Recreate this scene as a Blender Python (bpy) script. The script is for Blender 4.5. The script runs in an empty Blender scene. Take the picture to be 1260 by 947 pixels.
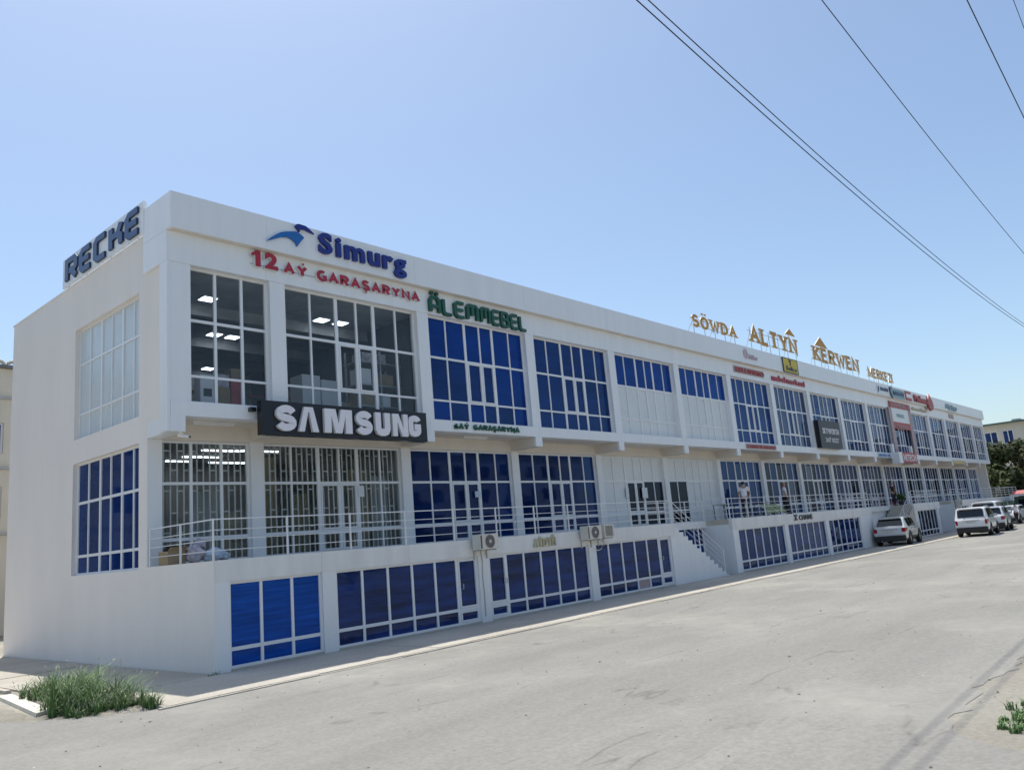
import bpy, bmesh, math, random
from mathutils import Vector, Matrix
R = random.Random(7)
S = bpy.context.scene
COL = S.collection
rad = math.radians

# ------------------------------------------------------------------ camera
cam = bpy.data.objects.new('camera', bpy.data.cameras.new('camera'))
COL.objects.link(cam)
cam.data.sensor_width = 36.0
cam.data.sensor_fit = 'HORIZONTAL'
cam.data.lens = 983.578 / 1260 * 36
cam.data.clip_start = 0.1
cam.data.clip_end = 4000
yaw, pit, rol = -0.855943, 0.191340, -0.086756
fw = Vector((-math.sin(yaw) * math.cos(pit), math.cos(yaw) * math.cos(pit), math.sin(pit)))
rt = Vector((math.cos(yaw), math.sin(yaw), 0))
up = rt.cross(fw)
r2 = rt * math.cos(rol) + up * math.sin(rol)
u2 = up * math.cos(rol) - rt * math.sin(rol)
CAM = Vector((-8.3603, -15.8128, 2.1005))
cam.matrix_world = Matrix(((r2.x, u2.x, -fw.x, CAM.x), (r2.y, u2.y, -fw.y, CAM.y), (r2.z, u2.z, -fw.z, CAM.z), (0, 0, 0, 1)))
S.camera = cam

# ------------------------------------------------------------------ sky and sun
SUN_EL, SUN_AZ = rad(70), rad(22)          # azimuth from +y towards +x
W = bpy.data.worlds.new("World"); S.world = W
W.use_nodes = True
wn = W.node_tree.nodes; wl = W.node_tree.links
sky = wn.new('ShaderNodeTexSky'); sky.sky_type = 'NISHITA'; sky.sun_disc = False
sky.sun_elevation = SUN_EL; sky.sun_rotation = SUN_AZ
sky.air_density = 1.0; sky.dust_density = 1.8; sky.ozone_density = 1.0; sky.altitude = 200
wb = wn.new('ShaderNodeMix'); wb.data_type = 'RGBA'; wb.blend_type = 'MULTIPLY'; wb.inputs[0].default_value = 1.0
wb.inputs[7].default_value = (0.95, 1.0, 1.0, 1)
wl.new(sky.outputs[0], wb.inputs[6]); wl.new(wb.outputs[2], wn['Background'].inputs[0])
wn['Background'].inputs[1].default_value = 0.15
sl = bpy.data.lights.new('sun', 'SUN'); sl.energy = 4.2; sl.angle = rad(0.5); sl.color = (1, 0.965, 0.895)
sun = bpy.data.objects.new('sun', sl); COL.objects.link(sun)
sd = Vector((math.sin(SUN_AZ) * math.cos(SUN_EL), math.cos(SUN_AZ) * math.cos(SUN_EL), math.sin(SUN_EL)))
sun.rotation_euler = (-sd).to_track_quat('-Z', 'Y').to_euler()
sun.location = (0, 0, 60)
S.view_settings.view_transform = 'Standard'
S.view_settings.look = 'None'
S.view_settings.exposure = 0.18
S.view_settings.gamma = 1
try:
    S.cycles.max_bounces = 6; S.cycles.transparent_max_bounces = 12
except Exception:
    pass

# ------------------------------------------------------------------ materials
def mat(name, col, rough=0.6, metal=0.0, spec=0.5, noise=None, bump=None, emit=None, coat=0.0, tint=None):
    """noise=(scale, amount, stretch) multiplies the colour; bump=(scale, strength)"""
    m = bpy.data.materials.new(name); m.use_nodes = True
    n = m.node_tree.nodes; l = m.node_tree.links; p = n['Principled BSDF']
    p.inputs['Base Color'].default_value = (*col, 1)
    p.inputs['Roughness'].default_value = rough
    p.inputs['Metallic'].default_value = metal
    p.inputs['Specular IOR Level'].default_value = spec
    p.inputs['Coat Weight'].default_value = coat
    if tint: p.inputs['Specular Tint'].default_value = (*tint, 1)
    tc = n.new('ShaderNodeTexCoord')
    if noise:
        mp = n.new('ShaderNodeMapping'); mp.inputs['Scale'].default_value = noise[2] if len(noise) > 2 else (1, 1, 1)
        geo = n.new('ShaderNodeNewGeometry')
        l.new(geo.outputs['Position'], mp.inputs['Vector'])
        t = n.new('ShaderNodeTexNoise'); t.inputs['Scale'].default_value = noise[0]; t.inputs['Detail'].default_value = 6
        t.inputs['Roughness'].default_value = 0.65
        l.new(mp.outputs[0], t.inputs['Vector'])
        rp = n.new('ShaderNodeValToRGB'); a = noise[1]
        rp.color_ramp.elements[0].position = 0.3; rp.color_ramp.elements[1].position = 0.7
        rp.color_ramp.elements[0].color = tuple(c * (1 - a) for c in col) + (1,)
        rp.color_ramp.elements[1].color = tuple(min(1, c * (1 + a)) for c in col) + (1,)
        l.new(t.outputs['Fac'], rp.inputs['Fac']); l.new(rp.outputs['Color'], p.inputs['Base Color'])
    if bump:
        geo2 = n.new('ShaderNodeNewGeometry')
        t2 = n.new('ShaderNodeTexNoise'); t2.inputs['Scale'].default_value = bump[0]; t2.inputs['Detail'].default_value = 5
        if len(bump) > 2:
            mp2 = n.new('ShaderNodeMapping'); mp2.inputs['Scale'].default_value = bump[2]
            l.new(geo2.outputs['Position'], mp2.inputs['Vector']); l.new(mp2.outputs[0], t2.inputs['Vector'])
        else:
            l.new(geo2.outputs['Position'], t2.inputs['Vector'])
        b = n.new('ShaderNodeBump'); b.inputs['Strength'].default_value = bump[1]; b.inputs['Distance'].default_value = 0.02
        l.new(t2.outputs['Fac'], b.inputs['Height']); l.new(b.outputs[0], p.inputs['Normal'])
    if emit:
        p.inputs['Emission Color'].default_value = (*col, 1); p.inputs['Emission Strength'].default_value = emit
    return m

def coated_glass(name, col, refl, rough=0.03, ior=1.5, noise=(1, .3, (1, 1, 1)), bump=(1, .05, (1, 1, 1))):
    m = mat(name, col, 0.9, spec=0.0, noise=noise)
    n = m.node_tree.nodes; l = m.node_tree.links; p = n['Principled BSDF']
    g = n.new('ShaderNodeNewGeometry'); mp = n.new('ShaderNodeMapping'); mp.inputs['Scale'].default_value = bump[2]
    t = n.new('ShaderNodeTexNoise'); t.inputs['Scale'].default_value = bump[0]; t.inputs['Detail'].default_value = 3
    b = n.new('ShaderNodeBump'); b.inputs['Strength'].default_value = bump[1]; b.inputs['Distance'].default_value = 0.02
    l.new(g.outputs['Position'], mp.inputs['Vector']); l.new(mp.outputs[0], t.inputs['Vector']); l.new(t.outputs['Fac'], b.inputs['Height'])
    gl = n.new('ShaderNodeBsdfGlossy'); gl.inputs[0].default_value = (*refl, 1); gl.inputs['Roughness'].default_value = rough
    l.new(b.outputs[0], gl.inputs['Normal'])
    fr = n.new('ShaderNodeFresnel'); fr.inputs[0].default_value = ior
    mx = n.new('ShaderNodeMixShader')
    l.new(fr.outputs[0], mx.inputs[0]); l.new(p.outputs[0], mx.inputs[1]); l.new(gl.outputs[0], mx.inputs[2])
    l.new(mx.outputs[0], n['Material Output'].inputs[0])
    return m
def clear_glass(name, tint, refl=(.5, .55, .6), ior=1.5):
    m = bpy.data.materials.new(name); m.use_nodes = True
    n = m.node_tree.nodes; l = m.node_tree.links
    n.remove(n['Principled BSDF'])
    tr = n.new('ShaderNodeBsdfTransparent'); tr.inputs[0].default_value = (*tint, 1)
    gl = n.new('ShaderNodeBsdfGlossy'); gl.inputs[0].default_value = (*refl, 1); gl.inputs['Roughness'].default_value = 0.01
    fr = n.new('ShaderNodeFresnel'); fr.inputs[0].default_value = ior
    mx = n.new('ShaderNodeMixShader')
    ge = n.new('ShaderNodeNewGeometry'); sb = n.new('ShaderNodeMath'); sb.operation = 'SUBTRACT'; sb.inputs[0].default_value = 1; l.new(ge.outputs['Backfacing'], sb.inputs[1])
    ml = n.new('ShaderNodeMath'); ml.operation = 'MULTIPLY'; l.new(fr.outputs[0], ml.inputs[0]); l.new(sb.outputs[0], ml.inputs[1])
    l.new(ml.outputs[0], mx.inputs[0]); l.new(tr.outputs[0], mx.inputs[1]); l.new(gl.outputs[0], mx.inputs[2])
    l.new(mx.outputs[0], n['Material Output'].inputs[0])
    return m

M = {}
M['panel'] = mat('white_cladding', (0.83, 0.84, 0.845), 0.38, noise=(1.6, 0.035, (1.6, 1.6, .16)), bump=(0.8, 0.12))
M['paint'] = mat('white_paint', (0.82, 0.825, 0.82), 0.55, noise=(1.5, 0.04, (1.6, 1.6, .22)), bump=(25, 0.06))
M['beam'] = mat('stained_white_paint', (0.78, 0.77, 0.74), 0.6, noise=(1.3, 0.09, (1.6, 1, .25)), bump=(20, 0.08))
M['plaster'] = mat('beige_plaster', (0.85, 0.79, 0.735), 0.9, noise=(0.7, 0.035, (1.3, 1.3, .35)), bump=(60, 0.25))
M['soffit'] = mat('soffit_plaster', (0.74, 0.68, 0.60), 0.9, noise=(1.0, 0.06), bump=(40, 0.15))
M['frame'] = mat('white_plastic_frame', (0.80, 0.81, 0.82), 0.35)
M['metal_white'] = mat('white_painted_steel', (0.78, 0.78, 0.78), 0.4, noise=(6, 0.05))
M['roof'] = mat('roof_felt', (0.16, 0.16, 0.16), 0.9, noise=(2, 0.2))
M['dark'] = mat('dark_interior', (0.10, 0.105, 0.11), 0.9, noise=(1, 0.3))
M['dark2'] = mat('interior_wall', (0.42, 0.43, 0.45), 0.9, noise=(.7, 0.3))
BT = (0.30, 0.48, 0.92)      # the glass is coated blue, so its mirror image is tinted too
M['blue'] = coated_glass('blue_glass', (0.003, 0.030, 0.185), BT, .03, 1.5, (0.8, 0.3, (.6, 1, 1.5)), (0.9, 0.06, (1, 1, 1)))
M['blue_mid'] = coated_glass('mid_blue_glass', (0.005, 0.024, 0.115), (.36, .52, .90), .03, 1.5, (0.9, 0.35, (.5, 1, 1.6)), (1.0, 0.08, (1, 1, 1)))
M['blue_deep'] = coated_glass('deep_blue_glass', (0.006, 0.019, 0.085), (.36, .50, .85), .03, 1.5, (0.9, 0.4, (.5, 1, 1.6)), (1.0, 0.08, (1, 1, 1)))
M['blue_shop'] = coated_glass('blue_shop_glass', (0.006, 0.024, 0.115), (.44, .55, .82), .05, 1.55, (1.3, 0.95, (.3, 1, 3.2)), (1.1, 0.30, (.5, 1, 3)))  # uneven reflections painted as streaks in the base colour
M['blue_film'] = coated_glass('bright_blue_film_glass', (0.005, 0.065, 0.33), BT, .08, 1.45, (3.0, 0.45, (.2, 1, 5)), (3, 0.2, (.4, 1, 3)))
M['slate'] = coated_glass('blue_grey_glass', (0.013, 0.030, 0.092), (.62, .71, .92), .03, 1.5, (0.9, 0.4, (.8, 1, .5)), (1.1, 0.08, (1, 1, 1)))
M['navy_side'] = coated_glass('navy_side_glass', (0.008, 0.026, 0.115), (.45, .58, .95), .04, 1.5, (0.7, 0.4, (1, .6, 1)), (0.9, 0.10, (1, 1, 1)))
M['dark_glass'] = coated_glass('dark_glass', (0.008, 0.012, 0.024), (.38, .47, .66), .03, 1.45, (1.2, 0.4, (1, 1, 1)), (1, 0.06, (1, 1, 1)))
M['clear_upper'] = clear_glass('clear_upper_glass', (0.86, 0.89, 0.90), (.9, .93, .95), 1.5)
M['clear'] = clear_glass('clear_glass', (0.86, 0.89, 0.90))
M['infill'] = mat('white_infill_panel', (0.70, 0.725, 0.725), 0.35, noise=(0.8, 0.04), bump=(1.5, 0.08))
M['film'] = mat('frosted_film', (0.60, 0.66, 0.68), 0.25, noise=(1.4, 0.06, (1, 2, .4)), bump=(1, 0.05))
M['grille'] = mat('grille_steel', (0.80, 0.78, 0.73), 0.5, noise=(8, 0.1))
M['lamp'] = mat('lit_lamp', (0.9, 0.95, 1.0), 0.5, emit=5)
M['black'] = mat('black_sign', (0.008, 0.009, 0.014), 0.3, noise=(3, 0.2))
M['signgrey'] = mat('dark_grey_sign', (0.045, 0.052, 0.06), 0.5, noise=(2, 0.2))
M['white'] = mat('white_letters', (0.82, 0.79, 0.82), 0.45, noise=(3, 0.03))
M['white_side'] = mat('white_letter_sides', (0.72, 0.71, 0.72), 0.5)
M['red'] = mat('red_letters', (0.40, 0.016, 0.035), 0.35, noise=(4, 0.1))
M['red_dull'] = mat('faded_red', (0.42, 0.08, 0.08), 0.5, noise=(5, 0.25))
M['pinkwall'] = mat('dusty_pink_panel', (0.42, 0.32, 0.33), 0.6, noise=(4, 0.15))
M['bluel'] = mat('royal_blue_letters', (0.008, 0.022, 0.21), 0.3, noise=(4, 0.1))
M['bluelight'] = mat('sky_blue_letters', (0.012, 0.13, 0.42), 0.3, noise=(4, 0.1))
M['navyl'] = mat('navy_letters', (0.045, 0.085, 0.20), 0.4, noise=(4, 0.12))
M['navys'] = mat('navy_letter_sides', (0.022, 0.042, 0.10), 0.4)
M['green'] = mat('green_letters', (0.004, 0.085, 0.048), 0.35, noise=(4, 0.15))
M['gold'] = mat('gold_letters', (0.50, 0.25, 0.035), 0.5, metal=0.1, noise=(5, 0.2))
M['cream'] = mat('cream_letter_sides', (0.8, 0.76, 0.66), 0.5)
M['yellow'] = mat('yellow_sign', (0.62, 0.46, 0.02), 0.45, noise=(3, 0.1))
M['pinkl'] = mat('pale_pink_letters', (0.55, 0.42, 0.46), 0.5, noise=(6, 0.2))
M['tealsign'] = mat('teal_grey_sign', (0.24, 0.38, 0.42), 0.5, noise=(6, 0.15))
M['beigel'] = mat('beige_letters', (0.52, 0.47, 0.32), 0.6, noise=(9, 0.25))
M['steel'] = mat('galvanised_steel', (0.45, 0.45, 0.45), 0.45, metal=0.6, noise=(6, 0.1))
M['acwhite'] = mat('air_conditioner_casing', (0.66, 0.63, 0.56), 0.5, noise=(3, 0.08))
M['acdark2'] = mat('fan_guard_grey', (0.30, 0.295, 0.28), 0.5)
M['acdark'] = mat('air_conditioner_grille', (0.09, 0.09, 0.09), 0.6)
M['cardboard'] = mat('cardboard', (0.33, 0.24, 0.14), 0.9, noise=(5, 0.15))
M['bagcloth'] = mat('printed_bag', (0.5, 0.44, 0.47), 0.8, noise=(9, 0.5))
M['bagblue'] = mat('pale_blue_bag', (0.5, 0.58, 0.66), 0.7, noise=(9, 0.35))
M['blackcloth'] = mat('black_cloth', (0.02, 0.02, 0.024), 0.9, noise=(12, 0.3))
M['curtain'] = mat('pale_curtain', (0.55, 0.56, 0.55), 0.9, noise=(5, 0.2, (3, 1, .1)))
M['curtain_tan'] = mat('tan_curtain', (0.42, 0.36, 0.25), 0.9, noise=(5, 0.2, (3, 1, .1)))
M['paper'] = mat('paper_notice', (0.75, 0.76, 0.78), 0.8)
M['skin'] = mat('skin', (0.42, 0.24, 0.16), 0.6)
M['shirt'] = mat('white_shirt', (0.78, 0.78, 0.80), 0.9, noise=(14, 0.06))
M['trouser'] = mat('dark_trousers', (0.022, 0.024, 0.035), 0.9, noise=(14, 0.25))
M['hairdark'] = mat('dark_hair', (0.012, 0.009, 0.008), 0.7)
M['hairred'] = mat('auburn_hair', (0.22, 0.085, 0.03), 0.6, noise=(30, 0.3))
M['lime'] = mat('lime_stripe_cloth', (0.42, 0.50, 0.20), 0.9)
M['tyre'] = mat('tyre_rubber', (0.018, 0.018, 0.018), 0.85)
M['rim'] = mat('alloy_rim', (0.5, 0.5, 0.5), 0.35, metal=0.8)
M['car_silver'] = mat('silver_car_paint', (0.62, 0.62, 0.60), 0.3, metal=0.15, coat=0.6, noise=(2, 0.04))
M['car_white'] = mat('white_car_paint', (0.78, 0.78, 0.77), 0.3, coat=0.6, noise=(2, 0.03))
M['car_pearl'] = mat('pearl_car_paint', (0.66, 0.68, 0.70), 0.3, metal=0.15, coat=0.6, noise=(2, 0.03))
M['car_dark'] = mat('dark_car_paint', (0.02, 0.024, 0.035), 0.25, coat=0.7)
M['carglass'] = mat('car_glass', (0.012, 0.016, 0.018), 0.05, spec=0.7)
M['cartrim'] = mat('black_car_trim', (0.022, 0.022, 0.023), 0.6)
M['tail'] = mat('tail_lamp', (0.30, 0.012, 0.02), 0.2)
M['headl'] = mat('head_lamp', (0.6, 0.62, 0.65), 0.15)
M['plate'] = mat('number_plate', (0.6, 0.6, 0.58), 0.5)
M['leaf'] = mat('tree_leaves', (0.055, 0.068, 0.026), 0.75, spec=0.2, noise=(0.55, 0.55))
M['leaf2'] = mat('olive_tree_leaves', (0.085, 0.085, 0.034), 0.75, spec=0.2, noise=(0.6, 0.5))
M['bark'] = mat('bark', (0.10, 0.075, 0.055), 0.95, noise=(6, 0.3), bump=(14, 0.5))
M['blade'] = mat('weed_blades', (0.105, 0.19, 0.06), 0.6, spec=0.3, noise=(6, 0.4))
M['blade2'] = mat('blue_green_weed_blades', (0.19, 0.275, 0.12), 0.6, spec=0.3, noise=(6, 0.35))
M['straw'] = mat('dry_seed_heads', (0.50, 0.50, 0.36), 0.8, noise=(9, 0.25))
M['cream_wall'] = mat('cream_building_wall', (0.63, 0.58, 0.48), 0.9, noise=(0.35, 0.1, (1, 1, .5)), bump=(20, 0.15))
M['tan_wall'] = mat('tan_building_wall', (0.60, 0.545, 0.45), 0.9, noise=(0.5, 0.12, (1, 1, .4)), bump=(20, 0.15))
M['opp'] = mat('grey_render_wall', (0.46, 0.44, 0.41), 0.9, noise=(.3, .15))
M['green_metal'] = mat('green_painted_metal', (0.07, 0.14, 0.12), 0.5, noise=(1, 0.2))
M['awning'] = mat('red_awning_cloth', (0.46, 0.15, 0.14), 0.8, noise=(3, 0.12))
M['concrete'] = mat('pale_concrete', (0.52, 0.475, 0.40), 0.9, noise=(1.6, 0.16), bump=(30, 0.3))
M['slabc'] = mat('white_concrete_slab', (0.70, 0.66, 0.57), 0.9, noise=(5, 0.1), bump=(30, 0.3))
M['rust'] = mat('rust_run', (0.48, 0.38, 0.28), 0.9, noise=(12, .3))
M['pebble'] = mat('dark_pebbles', (0.16, 0.15, 0.135), 0.9, noise=(9, .4))
M['wire'] = mat('black_cable', (0.012, 0.012, 0.014), 0.6)
M['wood_pole'] = mat('concrete_pole', (0.33, 0.32, 0.30), 0.9, noise=(4, 0.1))
M['stain'] = mat('grey_stain', (0.50, 0.475, 0.43), 0.9, noise=(14, 0.4))

def ground_mat(name, c_lo, c_hi, spot, crack=0.0, stretch=(1, 1, 1), sand=None):
    m = bpy.data.materials.new(name); m.use_nodes = True
    n = m.node_tree.nodes; l = m.node_tree.links; p = n['Principled BSDF']
    p.inputs['Roughness'].default_value = 0.92; p.inputs['Specular IOR Level'].default_value = 0.25
    g = n.new('ShaderNodeNewGeometry')
    def nz(scale, detail, st=(1, 1, 1), rough=0.6):
        mp = n.new('ShaderNodeMapping'); mp.inputs['Scale'].default_value = st; l.new(g.outputs['Position'], mp.inputs['Vector'])
        t = n.new('ShaderNodeTexNoise'); t.inputs['Scale'].default_value = scale; t.inputs['Detail'].default_value = detail
        t.inputs['Roughness'].default_value = rough; l.new(mp.outputs[0], t.inputs['Vector']); return t.outputs['Fac']
    def ramp(f, p0, p1, a, b):
        r = n.new('ShaderNodeValToRGB'); e = r.color_ramp.elements
        e[0].position = p0; e[1].position = p1; e[0].color = (*a, 1); e[1].color = (*b, 1); l.new(f, r.inputs['Fac']); return r.outputs['Color']
    def mix(a, b, f, mode='MIX'):
        x = n.new('ShaderNodeMix'); x.data_type = 'RGBA'; x.blend_type = mode
        l.new(a, x.inputs[6]); l.new(b, x.inputs[7])
        if isinstance(f, float): x.inputs[0].default_value = f
        else: l.new(f, x.inputs[0])
        return x.outputs[2]
    base = ramp(nz(0.28, 8, stretch, 0.62), 0.32, 0.68, c_lo, c_hi)
    streak = ramp(nz(0.9, 7, (stretch[0] * .35, 1, 1), 0.7), 0.36, 0.62, (0.88,) * 3, (1.05,) * 3)
    c = mix(base, streak, 0.7, 'MULTIPLY')
    fine = ramp(nz(18, 4), 0.3, 0.7, (0.82,) * 3, (1.14,) * 3)
    c = mix(c, fine, 0.8, 'MULTIPLY')
    grit = ramp(nz(90, 2), 0.25, 0.75, (0.84,) * 3, (1.15,) * 3)
    c = mix(c, grit, 0.55, 'MULTIPLY')
    # dark pebbly specks
    sp = ramp(nz(7.5, 3, (1, 1, 1), 0.75), 0.69, 0.73, (1, 1, 1), spot)
    c = mix(c, sp, 0.4, 'MULTIPLY')
    if sand:
        sm = ramp(nz(0.16, 5, (1, 1, 1), 0.6), 0.50, 0.66, (0, 0, 0), (1, 1, 1))
        s_ = ramp(nz(3, 6), 0.3, 0.7, tuple(x * .85 for x in sand), tuple(x * 1.1 for x in sand))
        c = mix(c, s_, sm)
    if crack > 0:
        # worn seams: long thin dark lines running along the road
        v = nz(0.42, 4, (0.22, 1.0, 1), 0.5)
        ma = n.new('ShaderNodeMath'); ma.operation = 'SUBTRACT'; l.new(v, ma.inputs[0]); ma.inputs[1].default_value = 0.5
        ab = n.new('ShaderNodeMath'); ab.operation = 'ABSOLUTE'; l.new(ma.outputs[0], ab.inputs[0])
        cr = ramp(ab.outputs[0], 0.0012, 0.0055, (0.62,) * 3, (1, 1, 1))
        br = ramp(nz(0.8, 4), 0.50, 0.60, (0, 0, 0), (1, 1, 1))
        one = n.new('ShaderNodeRGB'); one.outputs[0].default_value = (1, 1, 1, 1)
        cr = mix(one.outputs[0], cr, br)
        c = mix(c, cr, crack, 'MULTIPLY')
    l.new(c, p.inputs['Base Color'])
    b = n.new('ShaderNodeBump'); b.inputs['Strength'].default_value = 0.35; b.inputs['Distance'].default_value = 0.02
    l.new(nz(22, 6, (1, 1, 1), 0.7), b.inputs['Height']); l.new(b.outputs[0], p.inputs['Normal'])
    return m
M['road'] = ground_mat('dusty_worn_asphalt', (0.244, 0.235, 0.213), (0.284, 0.274, 0.249), (0.55, 0.52, 0.48), 0.8, (0.4, 1, 1), (0.325, 0.312, 0.275))
M['ground'] = ground_mat('dusty_earth', (0.27, 0.25, 0.205), (0.36, 0.335, 0.28), (0.6, 0.55, 0.5), 0.0, (1, 1, 1), (0.40, 0.37, 0.31))
M['verge'] = ground_mat('trodden_earth', (0.235, 0.215, 0.175), (0.33, 0.31, 0.265), (0.45, 0.42, 0.4), 0.0, (1, 1, 1))
M['walk'] = ground_mat('pale_concrete_pavement', (0.42, 0.385, 0.325), (0.53, 0.49, 0.42), (0.75, 0.72, 0.7), 0.4, (1, 1, 1))

# ------------------------------------------------------------------ mesh helpers
class MB:
    def __init__(s): s.v = []; s.f = []; s.m = []
    def quad(s, a, b, c, d, mi=0):
        n = len(s.v); s.v += [tuple(a), tuple(b), tuple(c), tuple(d)]; s.f.append((n, n + 1, n + 2, n + 3)); s.m.append(mi)
    def poly(s, pts, mi=0):
        n = len(s.v); s.v += [tuple(p) for p in pts]; s.f.append(tuple(range(n, n + len(pts)))); s.m.append(mi)
    def box(s, x0, x1, y0, y1, z0, z1, mi=0):
        n = len(s.v)
        s.v += [(x0, y0, z0), (x1, y0, z0), (x1, y1, z0), (x0, y1, z0), (x0, y0, z1), (x1, y0, z1), (x1, y1, z1), (x0, y1, z1)]
        for f in ((0, 3, 2, 1), (4, 5, 6, 7), (0, 1, 5, 4), (1, 2, 6, 5), (2, 3, 7, 6), (3, 0, 4, 7)):
            s.f.append(tuple(n + i for i in f)); s.m.append(mi)
        return s
    def tube(s, pts, r, k=6, mi=0, r1=None):
        pts = [Vector(p) for p in pts]; n0 = len(s.v); N = len(pts)
        for i, p in enumerate(pts):
            d = (pts[min(i + 1, N - 1)] - pts[max(i - 1, 0)]).normalized()
            a = d.cross(Vector((0, 0, 1)) if abs(d.z) < 0.9 else Vector((1, 0, 0))).normalized(); b = d.cross(a)
            rr = r if r1 is None else r + (r1 - r) * i / max(1, N - 1)
            for j in range(k):
                t = 2 * math.pi * j / k + math.pi / k
                s.v.append(tuple(p + a * (rr * math.cos(t)) + b * (rr * math.sin(t))))
        for i in range(N - 1):
            for j in range(k):
                a0 = n0 + i * k + j; a1 = n0 + i * k + (j + 1) % k
                s.f.append((a0, a1, a1 + k, a0 + k)); s.m.append(mi)
        s.f.append(tuple(n0 + j for j in range(k))[::-1]); s.m.append(mi)
        s.f.append(tuple(n0 + (N - 1) * k + j for j in range(k))); s.m.append(mi)
        return s
    def prism(s, pts, ext, mi=0, mside=None):
        """closed polygon of 3d points extruded by vector ext"""
        n = len(s.v); k = len(pts); e = Vector(ext)
        s.v += [tuple(p) for p in pts] + [tuple(Vector(p) + e) for p in pts]
        ms = mi if mside is None else mside
        s.f.append(tuple(range(n, n + k))); s.m.append(ms)
        s.f.append(tuple(range(n + k, n + 2 * k))[::-1]); s.m.append(mi)
        for i in range(k):
            j = (i + 1) % k
            s.f.append((n + i, n + k + i, n + k + j, n + j)); s.m.append(ms)
        return s
    def mesh(s, name, mats, off=(0, 0, 0), smooth=False, fix=True):
        me = bpy.data.meshes.new(name)
        o = Vector(off)
        me.from_pydata([tuple(Vector(v) - o) for v in s.v], [], s.f)
        for m in (mats if isinstance(mats, (list, tuple)) else [mats]): me.materials.append(m)
        me.polygons.foreach_set('material_index', s.m)
        if smooth: me.polygons.foreach_set('use_smooth', [True] * len(s.f))
        if fix:
            b = bmesh.new(); b.from_mesh(me); bmesh.ops.recalc_face_normals(b, faces=b.faces); b.to_mesh(me); b.free()
        me.update()
        return me
    def build(s, name, mats, parent=None, at=None, smooth=False, fix=True):
        """at: world origin of the new object (vertices are given in world coordinates when at is set)"""
        wo = world_loc(parent) if parent else Vector((0, 0, 0))
        org = Vector(at) if at is not None else wo
        o = bpy.data.objects.new(name, s.mesh(name, mats, org, smooth, fix))
        COL.objects.link(o); o.location = org - wo
        if parent: o.parent = parent
        return o

def world_loc(o):
    p = Vector((0, 0, 0))
    while o: p += o.location; o = o.parent
    return p
def tag(o, label=None, cat=None, group=None, kind=None):
    if label: o['label'] = label
    if cat: o['category'] = cat
    if group: o['group'] = group
    if kind: o['kind'] = kind
    return o
def empty(name, loc, label=None, cat=None, group=None, parent=None):
    o = bpy.data.objects.new(name, None); COL.objects.link(o); o.location = loc; o.empty_display_size = .2
    if parent: o.parent = parent
    return tag(o, label, cat, group)
def inst(name, me, loc, parent=None, rot=None):
    o = bpy.data.objects.new(name, me); COL.objects.link(o)
    o.location = Vector(loc) - (world_loc(parent) if parent else Vector((0, 0, 0)))
    if rot: o.rotation_euler = rot
    if parent: o.parent = parent
    return o
def copy_tree(o, parent=None):
    c = o.copy(); COL.objects.link(c); c.parent = parent
    for ch in list(o.children): copy_tree(ch, c)
    return c
def bx(name, m, parent, x0, x1, y0, y1, z0, z1):
    return MB().box(x0, x1, y0, y1, z0, z1).build(name, m, parent)

# ------------------------------------------------------------------ lettering helpers
_gl = {}
def bglyph(ch, bold):
    k = (ch, bold)
    if k not in _gl:
        c = bpy.data.curves.new('glyph', 'FONT'); c.body = ch; c.extrude = 1; c.offset = bold; c.resolution_u = 3
        o = bpy.data.objects.new('glyph', c); COL.objects.link(o)
        bpy.context.view_layer.update()
        me = bpy.data.meshes.new_from_object(o.evaluated_get(bpy.context.evaluated_depsgraph_get()))
        V = [tuple(v.co) for v in me.vertices]; F = [tuple(p.vertices) for p in me.polygons]
        bpy.data.objects.remove(o); bpy.data.curves.remove(c); bpy.data.meshes.remove(me)
        xs = [v[0] for v in V]
        _gl[k] = (V, F, min(xs), max(xs))
    return _gl[k]
def arc(cx, cy, rx, ry, a0, a1, n=9):
    return [(cx + rx * math.cos(rad(a0 + (a1 - a0) * i / n)), cy + ry * math.sin(rad(a0 + (a1 - a0) * i / n))) for i in range(n + 1)]
def s_path(w):
    return arc(w / 2, .74, w / 2, .26, 25, 270, 9) + arc(w / 2, .25, w / 2, .25, 90, -155, 9)[1:]
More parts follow.
